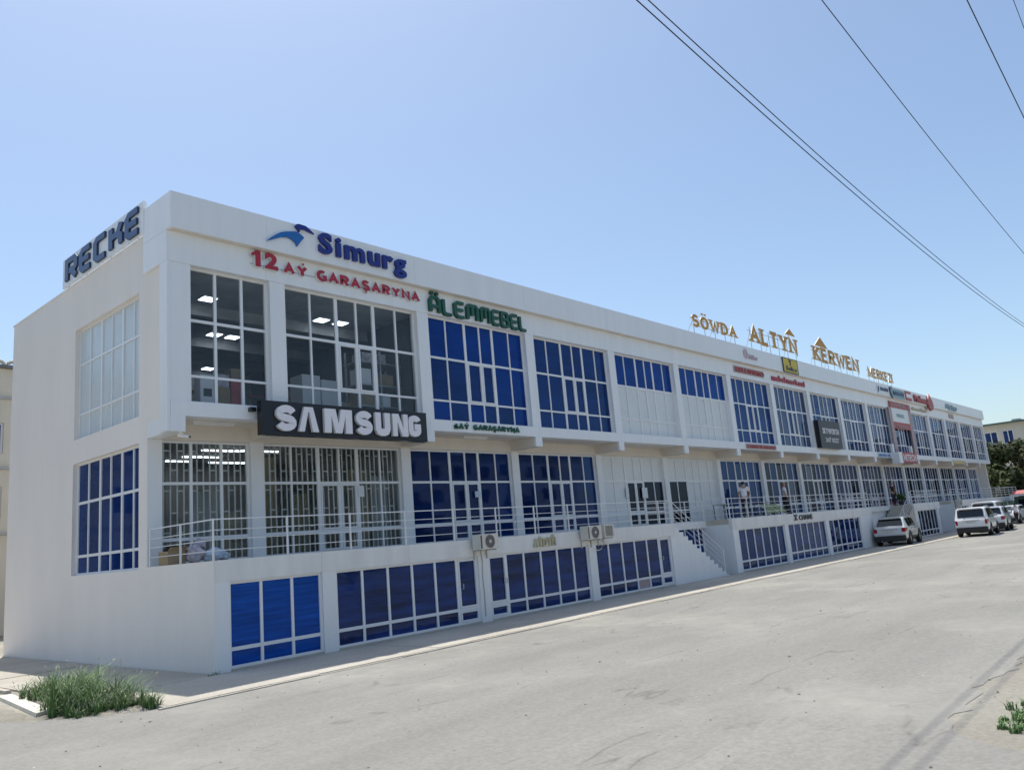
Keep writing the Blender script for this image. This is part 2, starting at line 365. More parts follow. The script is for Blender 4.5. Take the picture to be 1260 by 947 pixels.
STROKE = {   # width, strokes (unit cap height)
 'A': (.76, [[(0, 0), (.38, 1), (.76, 0)], [(.15, .36), (.61, .36)]]),
 'L': (.55, [[(0, 1), (0, 0), (.55, 0)]]),
 'E': (.56, [[(.56, 1), (0, 1), (0, 0), (.56, 0)], [(0, .52), (.46, .52)]]),
 'T': (.7, [[(0, 1), (.7, 1)], [(.35, 1), (.35, 0)]]),
 'Y': (.74, [[(0, 1), (.37, .5), (.74, 1)], [(.37, .5), (.37, 0)]]),
 'N': (.68, [[(0, 0), (0, 1), (.68, 0), (.68, 1)]]),
 'K': (.64, [[(0, 0), (0, 1)], [(.62, 1), (.04, .48)], [(.16, .56), (.64, 0)]]),
 'R': (.62, [[(0, 0), (0, 1)] + arc(.34, .75, .27, .25, 90, -90, 7) + [(0, .5)], [(.28, .5), (.62, 0)]]),
 'W': (1.0, [[(0, 1), (.25, 0), (.5, .85), (.75, 0), (1, 1)]]),
 'M': (.86, [[(0, 0), (0, 1), (.43, .2), (.86, 1), (.86, 0)]]),
 'D': (.68, [[(0, 0), (0, 1)] + arc(.26, .5, .42, .5, 90, -90, 9) + [(0, 0)]]),
 'B': (.6, [[(0, 0), (0, 1)] + arc(.33, .76, .24, .24, 90, -90, 6) + [(0, .52)], [(.3, .5)] + arc(.34, .25, .26, .25, 90, -90, 6) + [(0, 0)]]),
 'O': (.76, [arc(.38, .5, .38, .5, 90, 450, 18)]),
 'S': (.56, [s_path(.56)]),
 'Z': (.62, [[(0, 1), (.62, 1), (0, 0), (.62, 0)]]),
 'I': (.0, [[(0, 0), (0, 1)]]),
 'C': (.66, [arc(.38, .5, .38, .5, 55, 305, 12)]),
 'G': (.68, [arc(.38, .5, .38, .5, 55, 290, 12) + [(.68, .12), (.68, .46), (.42, .46)]]),
 '6': (.6, [[(.5, 1), (.12, .72), (0, .3)] + arc(.3, .28, .3, .28, 180, 540, 14)[1:]]),
 'U': (.64, [[(0, 1)] + arc(.32, .32, .32, .32, 180, 360, 9) + [(.64, 1)]]),
}
# heavy squared stroke letters used on the navy rooftop board
BLOCK = {
 'R': (.78, [[(0, 0), (0, 1), (.66, 1), (.78, .86), (.78, .56), (.66, .44), (.2, .44)], [(.42, .44), (.78, 0)]]),
 'E': (.72, [[(.72, 1), (.14, 1), (0, .86), (0, .14), (.14, 0), (.72, 0)], [(.02, .5), (.66, .5)]]),
 'C': (.74, [[(.74, 1), (.14, 1), (0, .86), (0, .14), (.14, 0), (.74, 0)]]),
 'K': (.74, [[(0, 0), (0, 1)], [(.74, 1), (.54, .56), (.02, .5)], [(.5, .5), (.72, .38), (.74, 0)]]),
}
# rounded letters of the green furniture sign
ROUND = {
 'A': (.6, [[(0, 0), (0, .78), (.14, 1), (.46, 1), (.6, .78), (.6, 0)], [(.02, .38), (.58, .38)]]),
 'L': (.56, [[(0, 1), (0, .14), (.12, 0), (.56, 0)]]),
 'E': (.62, [[(.62, 1), (.16, 1), (0, .84), (0, .16), (.16, 0), (.62, 0)], [(.02, .5), (.56, .5)]]),
 'M': (.74, [[(0, 0), (0, .82), (.12, 1), (.28, 1), (.37, .84), (.37, .3)], [(.37, .84), (.48, 1), (.62, 1), (.74, .82), (.74, 0)]]),
 'B': (.62, [[(0, .02), (0, 1), (.46, 1), (.58, .88), (.58, .64), (.46, .52), (.04, .52)], [(.4, .52), (.5, .5), (.62, .38), (.62, .14), (.48, 0), (0, 0)]]),
}
def ribbon(mb, path, h, place, depth, dz, mi, ms):
    """sweep a 2d path into a band of half width h; place(u, v, d) -> 3d"""
    closed = len(path) > 2 and (Vector(path[0]) - Vector(path[-1])).length < 1e-6
    P = [Vector(p) for p in (path[:-1] if closed else path)]; N = len(P); L = []; Rr = []
    for i in range(N):
        d0 = (P[i] - P[i - 1]) if (i > 0 or closed) else None
        d1 = (P[(i + 1) % N] - P[i]) if (i < N - 1 or closed) else None
        d0 = d0.normalized() if d0 is not None else d1.normalized()
        d1 = d1.normalized() if d1 is not None else d0
        n0 = Vector((-d0.y, d0.x)); n1 = Vector((-d1.y, d1.x)); m = n0 + n1
        if m.length < 0.2: m = n0
        m.normalize(); k = 1 / max(0.55, m.dot(n0))
        L.append(P[i] + m * h * k); Rr.append(P[i] - m * h * k)
    M_ = N if closed else N - 1
    f1 = depth + dz
    for i in range(M_):
        j = (i + 1) % N
        a, b, c, d = L[i], L[j], Rr[j], Rr[i]
        mb.quad(place(a.x, a.y, f1), place(d.x, d.y, f1), place(c.x, c.y, f1), place(b.x, b.y, f1), mi)
        mb.quad(place(a.x, a.y, 0), place(b.x, b.y, 0), place(b.x, b.y, f1), place(a.x, a.y, f1), ms)
        mb.quad(place(d.x, d.y, f1), place(c.x, c.y, f1), place(c.x, c.y, 0), place(d.x, d.y, 0), ms)
    if not closed:
        for i in (0, N - 1):
            a, d = L[i], Rr[i]
            mb.quad(place(a.x, a.y, f1), place(a.x, a.y, 0), place(d.x, d.y, 0), place(d.x, d.y, f1), ms)

class Plane:
    """letters lie on a wall: origin, right direction, outward normal"""
    def __init__(s, O, U, Nn): s.O = Vector(O); s.U = Vector(U); s.N = Vector(Nn); s.V = Vector((0, 0, 1))
    def at(s, u, v, d): return s.O + s.U * u + s.V * v + s.N * d
FRONT = lambda x, y, z: Plane((x, y, z), (1, 0, 0), (0, -1, 0))

KERN = {'rg': -.10, 'ur': -.02, 'AÝ': -.06, 'AR': 0.0, 'RY': -.03, 'YN': 0.0, 'LA': -.05}
def text_b(root, txt, pl, width, height, mats, depth=.06, bold=.0, gap=.08, space=.3, name='letter', cap=.69, heights=None):
    """letters from Blender's own built-in font, one object per letter"""
    items = []; u = 0
    for i, ch in enumerate(txt):
        if ch == ' ': u += space; continue
        V, F, x0, x1 = bglyph(ch, bold)
        sc = heights[i] if heights else 1.0
        u += KERN.get(txt[i - 1:i + 1], 0) if i else 0
        items.append((ch, V, F, x0, u, sc)); u += (x1 - x0) * sc + gap
    tot = u - gap; k = width / tot
    out = []
    for ch, V, F, x0, uu, sc in items:
        mb = MB()
        mb.v = [tuple(pl.at(((v[0] - x0) * sc + uu) * k, (v[1] + bold) * sc * height / (cap + 2 * bold), (v[2] + 1) / 2 * depth)) for v in V]
        mb.f = list(F)
        mb.m = [0] * len(F)
        if isinstance(mats, (list, tuple)) and len(mats) > 1:
            for q, f in enumerate(F):
                if not all(V[i][2] > .9 for i in f): mb.m[q] = 1
        c = pl.at((uu + .2) * k, 0, 0)
        out.append(mb.build(name, mats, root, at=c, fix=False))
    return out

def text_s(root, txt, pl, width, height, mats, font=STROKE, h=.09, depth=.08, gap=.3, space=.6, serif=False, accents=None, name='letter', back=0.0):
    items = []; u = 0
    for i, ch in enumerate(txt):
        if ch == ' ': u += space; continue
        w, st = font[ch]; items.append((i, ch, u, w, st)); u += w + gap
    tot = u - gap + 2 * h
    kx = width / tot; kz = height / (1 + 2 * h * .8)
    def place(a, b, d): return pl.at((a + h) * kx, (b + h * .8) * kz, d + back)
    for i, ch, uu, w, st in items:
        mb = MB(); q = 0
        for path in st:
            hw = h
            ribbon(mb, [(p[0] + uu, p[1]) for p in path], hw, place, depth, q * .002, 0, 1 if len(mats) > 1 else 0); q += 1
            if serif:
                for e in (path[0], path[-1]):
                    if ch not in 'SOCGD' and (e[1] in (0, 1)) and not (ch in 'E' and e[0] > .3) and not (ch in 'TZL' and e[0] > .6) and not (ch == 'L' and e[1] == 0) and not (ch == 'T' and e[1] == 1):
                        zz = e[1] - h * .4 if e[1] == 1 else e[1] + h * .1
                        zz = 1.0 if e[1] == 1 else 0.0
                        ribbon(mb, [(e[0] + uu - h * 2.0, zz), (e[0] + uu + h * 2.0, zz)], h * .45, place, depth, .004 + q * .002, 0, 1); q += 1
        if accents and i in accents:
            for (ax, ay, r) in accents[i]:
                ribbon(mb, [(uu + ax - r, ay), (uu + ax + r, ay)], r, place, depth, .001, 0, 1 if len(mats) > 1 else 0)
        mb.build(name, mats, root, at=pl.at((uu + w / 2) * kx, 0, 0), fix=False)

# ------------------------------------------------------------------ terrain, road, pavement
def sheet(name, pts, z, m, label=None, sub=None):
    mb = MB(); mb.poly([(x, y, z) for x, y in pts]); o = mb.build(name, m); o['kind'] = 'structure'; return o
sheet('ground', [(-1500, -1500), (1500, -1500), (1500, 1500), (-1500, 1500)], -0.044, M['ground'])
# worn road with an uneven verge edge on the far side
rng = random.Random(3)
edge = []
xx = -60.0
while xx < 260:
    edge.append((xx, -13.55 + 0.10 * math.sin(xx * .8) + .06 * math.sin(xx * 3.1) + rng.uniform(-.09, .09) - max(0, (xx - 6)) * .012))
    xx += 0.22 if -3 < xx < 9 else 4
# camera side: the road surface widens in front of the camera
edge = [(x, y + .22 - max(0, .97 - x) * .38 - max(0, -1.6 - x) * 4) for x, y in edge]
edge = [(x, max(y, -40)) for x, y in edge]
sheet('road', [(-60, 15), (-15, 14), (-9, 7.5), (-5.2, 1.3), (-4.5, .1), (-4.15, -.45), (-3.8, -.75), (-3.6, -1.25), (-3.3, -1.5), (-3.0, -1.95), (-2.7, -2.2), (-2.4, -2.45), (-2.15, -2.62), (260, -2.62)] + edge[::-1], -0.034, M['road'])
sheet('verge', [(-1.2, -13.2), (1.5, -13.0), (5, -13.15), (14, -13.4), (60, -14.5), (60, -24), (2, -24), (-.6, -17)], -0.039, M['verge'])
# pavement slabs along the shops
pv = empty('pavement', (0, -1.3, 0)); pv['kind'] = 'structure'
xs = -2.2; i = 0
me_cache = {}
while xs < 118:
    wdt = 3.0
    mb = MB(); mb.box(xs + (.006 if i else 0), xs + wdt - .006, -2.60, -.122, -.3, R.uniform(-.006, .002))
    o = mb.build('paving_slab', M['walk'], pv); xs += wdt; i += 1
ks = MB().box(.004, .996, 0, .06, -.3, 0).mesh('kerb_stone', M['concrete'])
for q in range(120): inst('kerb_stone', ks, (-2.3 + q, -2.668 + R.uniform(-.008, .006), -.012 + R.uniform(-.012, .006)), pv, (0, 0, R.uniform(-.006, .006)))
sw = empty('side_pavement', (-1.1, 6, 0)); sw['kind'] = 'structure'
yy = -.1
while yy < 30:
    MB().box(-2.45 + R.uniform(-.05, .05), -.022, yy + .026, yy + 2.985, -.3, R.uniform(-.008, .0)).build('paving_slab', M['walk'], sw); yy += 3.0
# rough broken strip where side pavement meets the earth
MB().box(-2.72, -2.6, 3.2, 16, -.3, .02).build('kerb', M['concrete'], sw)

# ------------------------------------------------------------------ the shopping centre
B = empty('shopping_centre', (0, 0, 0), 'long white three storey shopping centre with blue glazing and rows of shop signs', 'building')
P = 5.1
XE = 84.1
def uK(k): return 3.112 + P * (k - 2)
UW, MW, GW = 4.645, 4.719, 4.705
def mK(k): return 3.062 + P * (k - 2)
def gK(k): return 3.005 + P * (k - 2)

# side wall with two openings
def wall_grid(us, vs, solid, place, t):
    mb = MB(); nu, nv = len(us) - 1, len(vs) - 1
    s = [[solid((us[i] + us[i + 1]) / 2, (vs[j] + vs[j + 1]) / 2) for j in range(nv)] for i in range(nu)]
    g = lambda i, j: 0 <= i < nu and 0 <= j < nv and s[i][j]
    for i in range(nu):
        for j in range(nv):
            if not s[i][j]: continue
            a, b, c, d = us[i], us[i + 1], vs[j], vs[j + 1]
            mb.quad(place(a, c, 0), place(b, c, 0), place(b, d, 0), place(a, d, 0))
            mb.quad(place(a, c, t), place(a, d, t), place(b, d, t), place(b, c, t))
            if not g(i - 1, j): mb.quad(place(a, c, 0), place(a, d, 0), place(a, d, t), place(a, c, t))
            if not g(i + 1, j): mb.quad(place(b, c, 0), place(b, c, t), place(b, d, t), place(b, d, 0))
            if not g(i, j - 1): mb.quad(place(a, c, 0), place(a, c, t), place(b, c, t), place(b, c, 0))
            if not g(i, j + 1): mb.quad(place(a, d, 0), place(b, d, 0), place(b, d, t), place(a, d, t))
    return mb
SY0, SY1 = 3.384, 7.432
def side_solid(u, v):
    if v < 2.215: return not (SY0 < u < SY1 and v > 2.173)
    if v < 5.19: ok = u > 2.94
    else: ok = u > 1.84
    if SY0 < u < SY1 and (2.173 < v < 5.135 or 5.788 < v < 8.9): ok = False
    return ok
wall_grid([-.1, 1.84, 2.94, SY0, SY1, 12.63], [-.2, 2.173, 2.215, 5.135, 5.19, 5.788, 8.9, 10.27], side_solid,
          lambda u, v, d: (d, u, v), .3).build('side_wall', M['plaster'], B)
bx('coping', M['panel'], B, -.03, .34, 3.06, 12.66, 10.272, 10.31)
bx('rear_wall', M['plaster'], B, .3, XE - .3, 12.33, 12.63, -.2, 10.27)
bx('end_wall', M['plaster'], B, XE - .3, XE - .02, 2.2, 12.63, -.2, 10.27)
bx('roof', M['roof'], B, .302, XE - .3, 1.95, 12.33, 9.95, 10.1)

# upper storey front -------------------------------------------------
def part_mesh(name, mb, m): return mb.mesh(name, m)
pan_me = MB().box(0, 2.545, 0, .06, 0, .905).mesh('fascia_panel', M['panel'])
frz_me = MB().box(0, 2.545, 0, .30, 0, .76).mesh('frieze_panel', M['panel'])
x = -.08; n = 0
while x < XE - .3:
    w = min(2.55, XE - x)
    a = inst('fascia_panel', pan_me, (x, 1.55 + R.uniform(0, .006), 10.022), B)
    if w < 2.5: a.scale.x = w / 2.55
    x += 2.55
x = 0.0
while x < XE - .3:
    w = min(2.55, XE - x)
    a = inst('frieze_panel', frz_me, (x, 1.78 + R.uniform(0, .004), 9.258), B)
    if w < 2.5: a.scale.x = w / 2.55
    x += 2.55
bx('parapet', M['panel'], B, 0.003, XE - .02, 1.615, 1.93, 10.025, 10.90)
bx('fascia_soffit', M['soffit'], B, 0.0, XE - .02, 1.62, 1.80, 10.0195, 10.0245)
bx('ceiling_slab', M['dark2'], B, .302, XE - .3, 2.09, 12.3, 9.262, 9.40)
# side return of the cladding
mb = MB(); mb.box(-.08, -.002, 1.612, 3.0, 10.023, 10.927); mb.build('cladding_panel', M['panel'], B)
mb = MB(); mb.box(-.078, -.002, 1.78, 3.0, 9.26, 10.018); mb.build('cladding_panel', M['panel'], B)
mb = MB(); mb.box(-.076, -.002, 1.765, 2.14, 5.19, 9.256); mb.build('cladding_panel', M['panel'], B)
col_me = MB().box(-.2285, .2285, 0, .34, 0, 3.36).mesh('column', M['panel'])
bx('column', M['panel'], B, .004, .52, 1.80, 2.12, 5.90, 9.256)
bx('column', M['panel'], B, 2.66, 3.112, 1.80, 2.14, 5.90, 9.256)
UCOL = [2.885] + [uK(k) + UW + .2275 for k in range(2, 17)]
for k in range(2, 17):
    inst('column', col_me, (uK(k) + UW + .2275, 1.80, 5.897), B)
bx('column', M['panel'], B, 83.70, XE - .02, 1.80, 2.14, 5.90, 9.256)
# slab edge in bay lengths
x = 0.0
edges = [0.0] + UCOL + [XE - .3 + .25]
for a, b in zip(edges[:-1], edges[1:]):
    bx('slab_edge', M['panel'], B, a + .003, b - .003, 1.755 + R.uniform(0, .004), 2.12, 5.552, 5.894)
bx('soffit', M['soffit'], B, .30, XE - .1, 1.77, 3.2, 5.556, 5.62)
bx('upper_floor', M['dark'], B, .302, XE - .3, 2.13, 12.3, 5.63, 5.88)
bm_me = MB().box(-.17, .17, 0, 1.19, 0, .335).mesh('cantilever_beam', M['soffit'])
bf_me = MB().box(-.175, .175, 0, .08, 0, .345).mesh('beam_end', M['panel'])
for c in UCOL:
    o = inst('cantilever_beam', bm_me, (c - .03, 1.775, 5.222), B)
    inst('beam_end', bf_me, (c - .03, 1.750, 5.215), o)
mb = MB(); mb.box(-.004, .35, 1.750, 2.932, 5.184, 5.551); mb.build('corner_beam', M['panel'], B)
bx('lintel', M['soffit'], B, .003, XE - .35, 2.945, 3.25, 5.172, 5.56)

# middle storey ------------------------------------------------------
bx('column', M['paint'], B, .004, .359, 2.935, 3.25, 2.215, 5.172)
mcol_me = MB().box(-.19, .19, 0, .3, 0, 2.957).mesh('column', M['paint'])
MCOL = [2.872] + [mK(k) + MW + .19 for k in range(2, 17)]
for c in MCOL: inst('column', mcol_me, (c, 2.938, 2.215), B)
bx('column', M['paint'], B, 83.32, XE - .5, 2.938, 3.238, 2.215, 5.172)
# terrace floor with stair recesses
R1 = (18.26, 22.9); R2 = (40.3, 48.75); R3 = (55.0, 58.95)
RY = 1.1
def terr(a, b, y0): bx('terrace_floor', M['concrete'], B, a, b, y0, 12.3, 2.0, 2.214)
terr(.302, R1[0], .052); terr(R1[0], R1[1], RY + .152); terr(R1[1], R2[0], .052); terr(R2[0], R2[1], RY + .42); terr(R2[1], R3[0], .052); terr(R3[0], R3[1], RY + .42); terr(R3[1], XE, .052)
# ground storey beam panels (butted pieces)
def beam_run(a, b, step=2.55):
    n = max(1, round((b - a) / step)); w = (b - a) / n
    for i in range(n):
        bx('beam_panel', M['beam'], B, a + i * w + .002, a + (i + 1) * w - .002, -.108 + R.uniform(0, .003), .05, 1.768, 2.218)
beam_run(0.004, R1[0]); beam_run(R1[1], R2[0]); beam_run(R2[1], R3[0]); beam_run(R3[1], 84.0)
def pillar(a, b, y1=.25): bx('pillar', M['paint'], B, a, b, -.096, y1, -.2, 1.768)
bx('pillar', M['paint'], B, .004, .347, -.104, .25, -.2, 1.768); pillar(2.62, 3.005)
for k in (2, 3): pillar(gK(k) + GW, gK(k + 1))
pillar(gK(4) + GW, R1[0])
pillar(R1[1], gK(6)); pillar(gK(6) + GW, gK(7)); pillar(gK(7) + GW, gK(8)); pillar(gK(8) + GW, R2[0])
pillar(R2[1], 49.45); pillar(54.12, 54.5); pillar(R3[1], 59.8, .4); pillar(63.3, 64.1, .4)
bx('wall', M['paint'], B, 59.8, 63.3, -.09, .2, -.2, 1.38)
bx('wall', M['paint'], B, 64.1, 84.0, 1.5, 1.8, -.2, 2.0)
bx('return_wall', M['paint'], B, R1[1], R1[1] + .2, .252, RY + .3, -.2, 1.768)
bx('return_wall', M['paint'], B, R3[1], R3[1] + .2, .402, RY + .4, -.2, 1.768)
bx('return_wall', M['paint'], B, R3[0] - .2, R3[0], .06, RY + .4, -.2, 2.0)
for q_ in (R1[1], R3[1]): bx('beam_return', M['paint'], B, q_ + .001, q_ + .2, .053, RY + .3, 1.77, 1.998)
bx('recess_wall', M['paint'], B, R1[0] - .2, R1[1], RY + .16, RY + .4, -.2, .2)
bx('recess_wall', M['paint'], B, R1[0] - .2, 19.9, RY + .16, RY + .4, .2, 2.0)
bx('recess_wall', M['paint'], B, R2[0], R2[1], RY + .4, RY + .7, -.2, 2.0)
bx('recess_wall', M['paint'], B, R3[0], R3[1], RY + .4, RY + .7, -.2, 2.0)
bx('recess_edge', M['beam'], B, R1[0], R1[1], RY, RY + .15, 1.93, 2.219)
bx('recess_edge', M['beam'], B, R2[0], R2[1], RY + .25, RY + .395, 1.93, 2.219)
bx('recess_edge', M['beam'], B, R3[0], R3[1], RY + .25, RY + .395, 1.93, 2.219)
bx('return_wall', M['paint'], B, R2[0] - .2, R2[0], .255, RY + .7, -.2, 2.0)
# dark room behind the ground windows
bx('interior_wall', M['dark'], B, .302, 84, 4.0, 4.1, -.1, 2.0)

# windows ------------------------------------------------------------
far_glass = MB(); far_mats = []
pane_count = [0]
def put_pane(win, u0, u1, v0, v1, place, m, single, d=.0):
    if isinstance(m, str): m = M[m]
    t1, t2 = R.uniform(-.004, .004), R.uniform(-.003, .003)     # panes never sit perfectly flat
    w, h = u1 - u0, v1 - v0
    def pts(dd):
        return [place(u0 - .012, v0 - .012, d + dd + t1 * -w / 2 + t2 * -h / 2), place(u1 + .012, v0 - .012, d + dd + t1 * w / 2 + t2 * -h / 2),
                place(u1 + .012, v1 + .012, d + dd + t1 * w / 2 + t2 * h / 2), place(u0 - .012, v1 + .012, d + dd + t1 * -w / 2 + t2 * h / 2)]
    a, b = pts(0), pts(.014)
    mb = MB() if single else far_glass
    if single: mi = 0
    else:
        if m not in far_mats: far_mats.append(m)
        mi = far_mats.index(m)
    n = len(mb.v); mb.v += [tuple(p) for p in a + b]
    for f in ((0, 1, 2, 3), (7, 6, 5, 4), (0, 4, 5, 1), (1, 5, 6, 2), (2, 6, 7, 3), (3, 7, 4, 0)):
        mb.f.append(tuple(n + q for q in f)); mb.m.append(mi)
    if single:
        pane_count[0] += 1
        mb.build('pane', m, win, at=place((u0 + u1) / 2, v0, d))
def window(place, u0, u1, v0, v1, vert, horiz, mfun, single, sash=None, org=None, doors=None, outer=.055, depth=.07):
    """vert/horiz: list of (position, width). sash: set of (col,row) cells with an opening leaf. mfun(col,row)->material name"""
    mb = MB()
    def fb(a, b, c, d, d0, d1): # frame member
        pts = [place(a, c, d0), place(b, c, d0), place(b, d, d0), place(a, d, d0)]
        mb.prism(pts, Vector(place(a, c, d1)) - Vector(place(a, c, d0)))
    f0, f1 = -.035, depth - .035
    fb(u0, u0 + outer, v0, v1, f0, f1); fb(u1 - outer, u1, v0, v1, f0, f1)
    fb(u0 + outer, u1 - outer, v0, v0 + outer, f0 + .003, f1); fb(u0 + outer, u1 - outer, v1 - outer, v1, f0 + .003, f1)
    for p, w in vert: fb(p - w / 2, p + w / 2, v0 + outer, v1 - outer, f0 + .002, f1 - .004)
    us = [u0 + outer] + [q for p, w in vert for q in (p - w / 2, p + w / 2)] + [u1 - outer]
    vs = [v0 + outer] + [q for p, w in horiz for q in (p - w / 2, p + w / 2)] + [v1 - outer]
    for p, w in horiz:
        for i in range(0, len(us), 2): fb(us[i], us[i + 1], p - w / 2, p + w / 2, f0 + .005, f1 - .008)
    win = mb.build('window', M['frame'], B, at=org or place(u0, v0, 0))
    for i in range(0, len(us), 2):
        for j in range(0, len(vs), 2):
            c, r = i // 2, j // 2
            m = mfun(c, r)
            if m is None: continue
            a, b, e, f = us[i], us[i + 1], vs[j], vs[j + 1]
            if sash and (c, r) in sash:
                s = .05; sb = MB()
                for (q0, q1, q2, q3) in ((a + .004, a + s, e + .004, f - .004), (b - s, b - .004, e + .004, f - .004), (a + s, b - s, e + .004, e + s), (a + s, b - s, f - s, f - .004)):
                    sb.prism([place(q0, q2, f0 - .012), place(q1, q2, f0 - .012), place(q1, q3, f0 - .012), place(q0, q3, f0 - .012)],
                             Vector(place(0, 0, .03)) - Vector(place(0, 0, f0 - .012)))
                if single: sb.build('sash', M['frame'], win, at=place(a, e, 0))
                else:
                    n = len(mb.v)
                    if M['frame'] not in far_mats: far_mats.append(M['frame'])
                    n = len(far_glass.v); far_glass.v += sb.v; far_glass.f += [tuple(n + q for q in ff) for ff in sb.f]; far_glass.m += [far_mats.index(M['frame'])] * len(sb.f)
                a += s; b -= s; e += s; f -= s
            put_pane(win, a, b, e, f, place, m, single)
    return win

plU = lambda u, v, d: (u, 2.0 + d, v)
plM = lambda u, v, d: (u, 3.09 + d, v)
plG = lambda u, v, d: (u, 0.0 + d, v)
plS = lambda u, v, d: (0.16 + d, -u, v)   # u is -y so that the window faces -x

FR = (.19, .375, .525, .66, .84); FWD = (.05, .10, .06, .10, .05)
wrand = random.Random(21)
def u_mats(k):
    def f(c, r):
        if k <= 2: return 'clear_upper'
        if k in (5, 6): return 'blue' if r == 2 else 'infill'
        if k == 3: return 'blue' if r == 2 or wrand.random() < .4 else 'blue_mid'
        if k in (4, 7): return 'blue_mid'
        if k >= 16 and r < 2: return wrand.choice(['dark_glass', 'slate'])
        return wrand.choice(['slate', 'slate', 'slate', 'blue_deep'])
    return f
ROWU = [(6.56, .06), (7.93, .07)]
window(plU, .52, 2.66, 5.898, 9.256, [(1.235, .07), (1.95, .07)], ROWU, u_mats(1), True)
for k in range(2, 18):
    x0 = uK(k); w = UW if k < 17 else 83.70 - x0
    vert = [(x0 + w * f, q) for f, q in zip(FR, FWD)]
    window(plU, x0, x0 + w, 5.898, 9.256, vert, ROWU, u_mats(k), k <= 6, sash={(2, 1), (3, 1)} if k not in (5, 6) else {(2, 1)})
def m_mats(k):
    def f(c, r):
        if k <= 2: return 'clear'
        if k == 5: return 'infill' if (r == 2 or c < 2) else 'dark_glass'
        if k == 6: return 'dark_glass' if (r < 2 and c < 2) else 'infill'
        if k in (3, 4): return 'blue_deep' if c < 5 else 'blue_mid'
        if k == 7: return 'blue_mid'
        if k < 10: return wrand.choice(['blue_deep', 'slate', 'dark_glass', 'dark_glass'])
        if k < 13: return 'slate' if r == 2 else wrand.choice(['dark_glass', 'dark_glass', 'slate'])
        if k < 16: return wrand.choice(['dark_glass', 'slate'])
        return wrand.choice(['blue_deep', 'blue_deep', 'slate'])
    return f
ROWM = [(2.80, .08), (4.135, .07)]
window(plM, .359, 2.682, 2.22, 5.172, [(1.13, .07), (1.93, .07)], ROWM, m_mats(1), True)
for k in range(2, 18):
    x0 = mK(k); w = MW if k < 17 else 83.32 - x0
    vert = [(x0 + w * f, q) for f, q in zip(FR, FWD)]
    window(plM, x0, x0 + w, 2.22, 5.172, vert, ROWM, m_mats(k), k <= 6, sash={(2, 1), (3, 1), (2, 0), (3, 0)})
def g_win(x0, x1, n, m, single, door=None, odd=None):
    w = (x1 - x0)
    vert = [(x0 + w * i / n, .085 if door is not None and i in (door, door + 1) else .065) for i in range(1, n)]
    ms = [m] if isinstance(m, str) else m
    f = lambda c, r: ('pinkwall' if odd and (c, r) == (3, 0) else wrand.choice(ms))
    return window(plG, x0, x1, .035, 1.766, vert, [(.415, .075)], f, single, sash={(door, 0), (door, 1)} if door is not None else None)
g_win(.347, 2.62, 3, 'blue_film', True)
for a_, b_ in ((.347, 2.62), (gK(2), gK(2) + GW), (gK(3), gK(3) + GW), (gK(4), gK(4) + GW), (gK(6), gK(6) + GW), (gK(7), gK(7) + GW), (gK(8), gK(8) + GW), (49.45, 54.12)):
    bx('sill', M['concrete'], B, a_, b_, -.075, .12, -.1, .034)
w2 = g_win(gK(2), gK(2) + GW, 6, 'blue_shop', True, door=5)
w3 = g_win(gK(3), gK(3) + GW, 6, 'blue_shop', True, door=0)
w4 = g_win(gK(4), gK(4) + GW, 6, 'blue_shop', True, door=5, odd='curtain')
for w_, xh in ((w2, 7.08), (w3, 8.82), (w4, 17.26)):
    MB().tube([(xh, -.06, .95), (xh, -.09, .95), (xh, -.09, 1.08), (xh, -.06, 1.08)], .013).build('handle', M['steel'], w_)
g_win(gK(6), gK(6) + GW, 6, ['blue_shop', 'blue_deep'], False)
g_win(gK(7), gK(7) + GW, 6, 'blue_shop', False)
g_win(gK(8), gK(8) + GW, 6, ['blue_deep', 'slate'], False)
g_win(49.45, 54.12, 6, 'dark_glass', False)
window(lambda u, v, d: (u, .06 + d, v), 59.8, 63.3, 1.38, 1.766, [(60.7, .06), (61.6, .06), (62.4, .06)], [], lambda c, r: 'dark_glass', False)
window(lambda u, v, d: (u, RY + .22 + d, v), 19.9, R1[1], .2, 2.0, [(20.65, .06), (21.4, .06), (22.15, .06)], [(.6, .06), (1.25, .05)], lambda c, r: 'blue_shop', False)
# side windows
sv = [(-y, w) for y, w in ((6.70, .05), (5.95, .09), (5.30, .05), (4.63, .09), (3.97, .05))]
window(plS, -SY1, -SY0, 5.788, 8.9, sv, [(6.49, .06), (7.90, .06)], lambda c, r: 'film', True)
window(plS, -SY1, -SY0, 2.173, 5.135, sv, [(2.66, .07), (4.06, .07)], lambda c, r: 'navy_side', True)
if far_glass.v:
    o = far_glass.build('window_glazing', far_mats, B); o['kind'] = 'stuff'

# security grilles behind the first two middle windows
def grille(x0, x1):
    g = MB(); y = 3.135; x = x0 + .08; i = 0
    while x < x1 - .04:
        g.box(x - .017, x + .017, y, y + .025, 2.25, 5.15)
        for j, zz in enumerate((2.95, 3.42, 3.95, 4.45, 4.92)):
            if (i + j) % 2 == 0 and x + .168 < x1 - .04: g.box(x + .0175, x + .1505, y + .003, y + .02, zz, zz + .03)
        x += .168; i += 1
    g.build('security_grille', M['grille'], B)
grille(.40, 2.66); grille(mK(2) + .04, mK(2) + MW - .04)

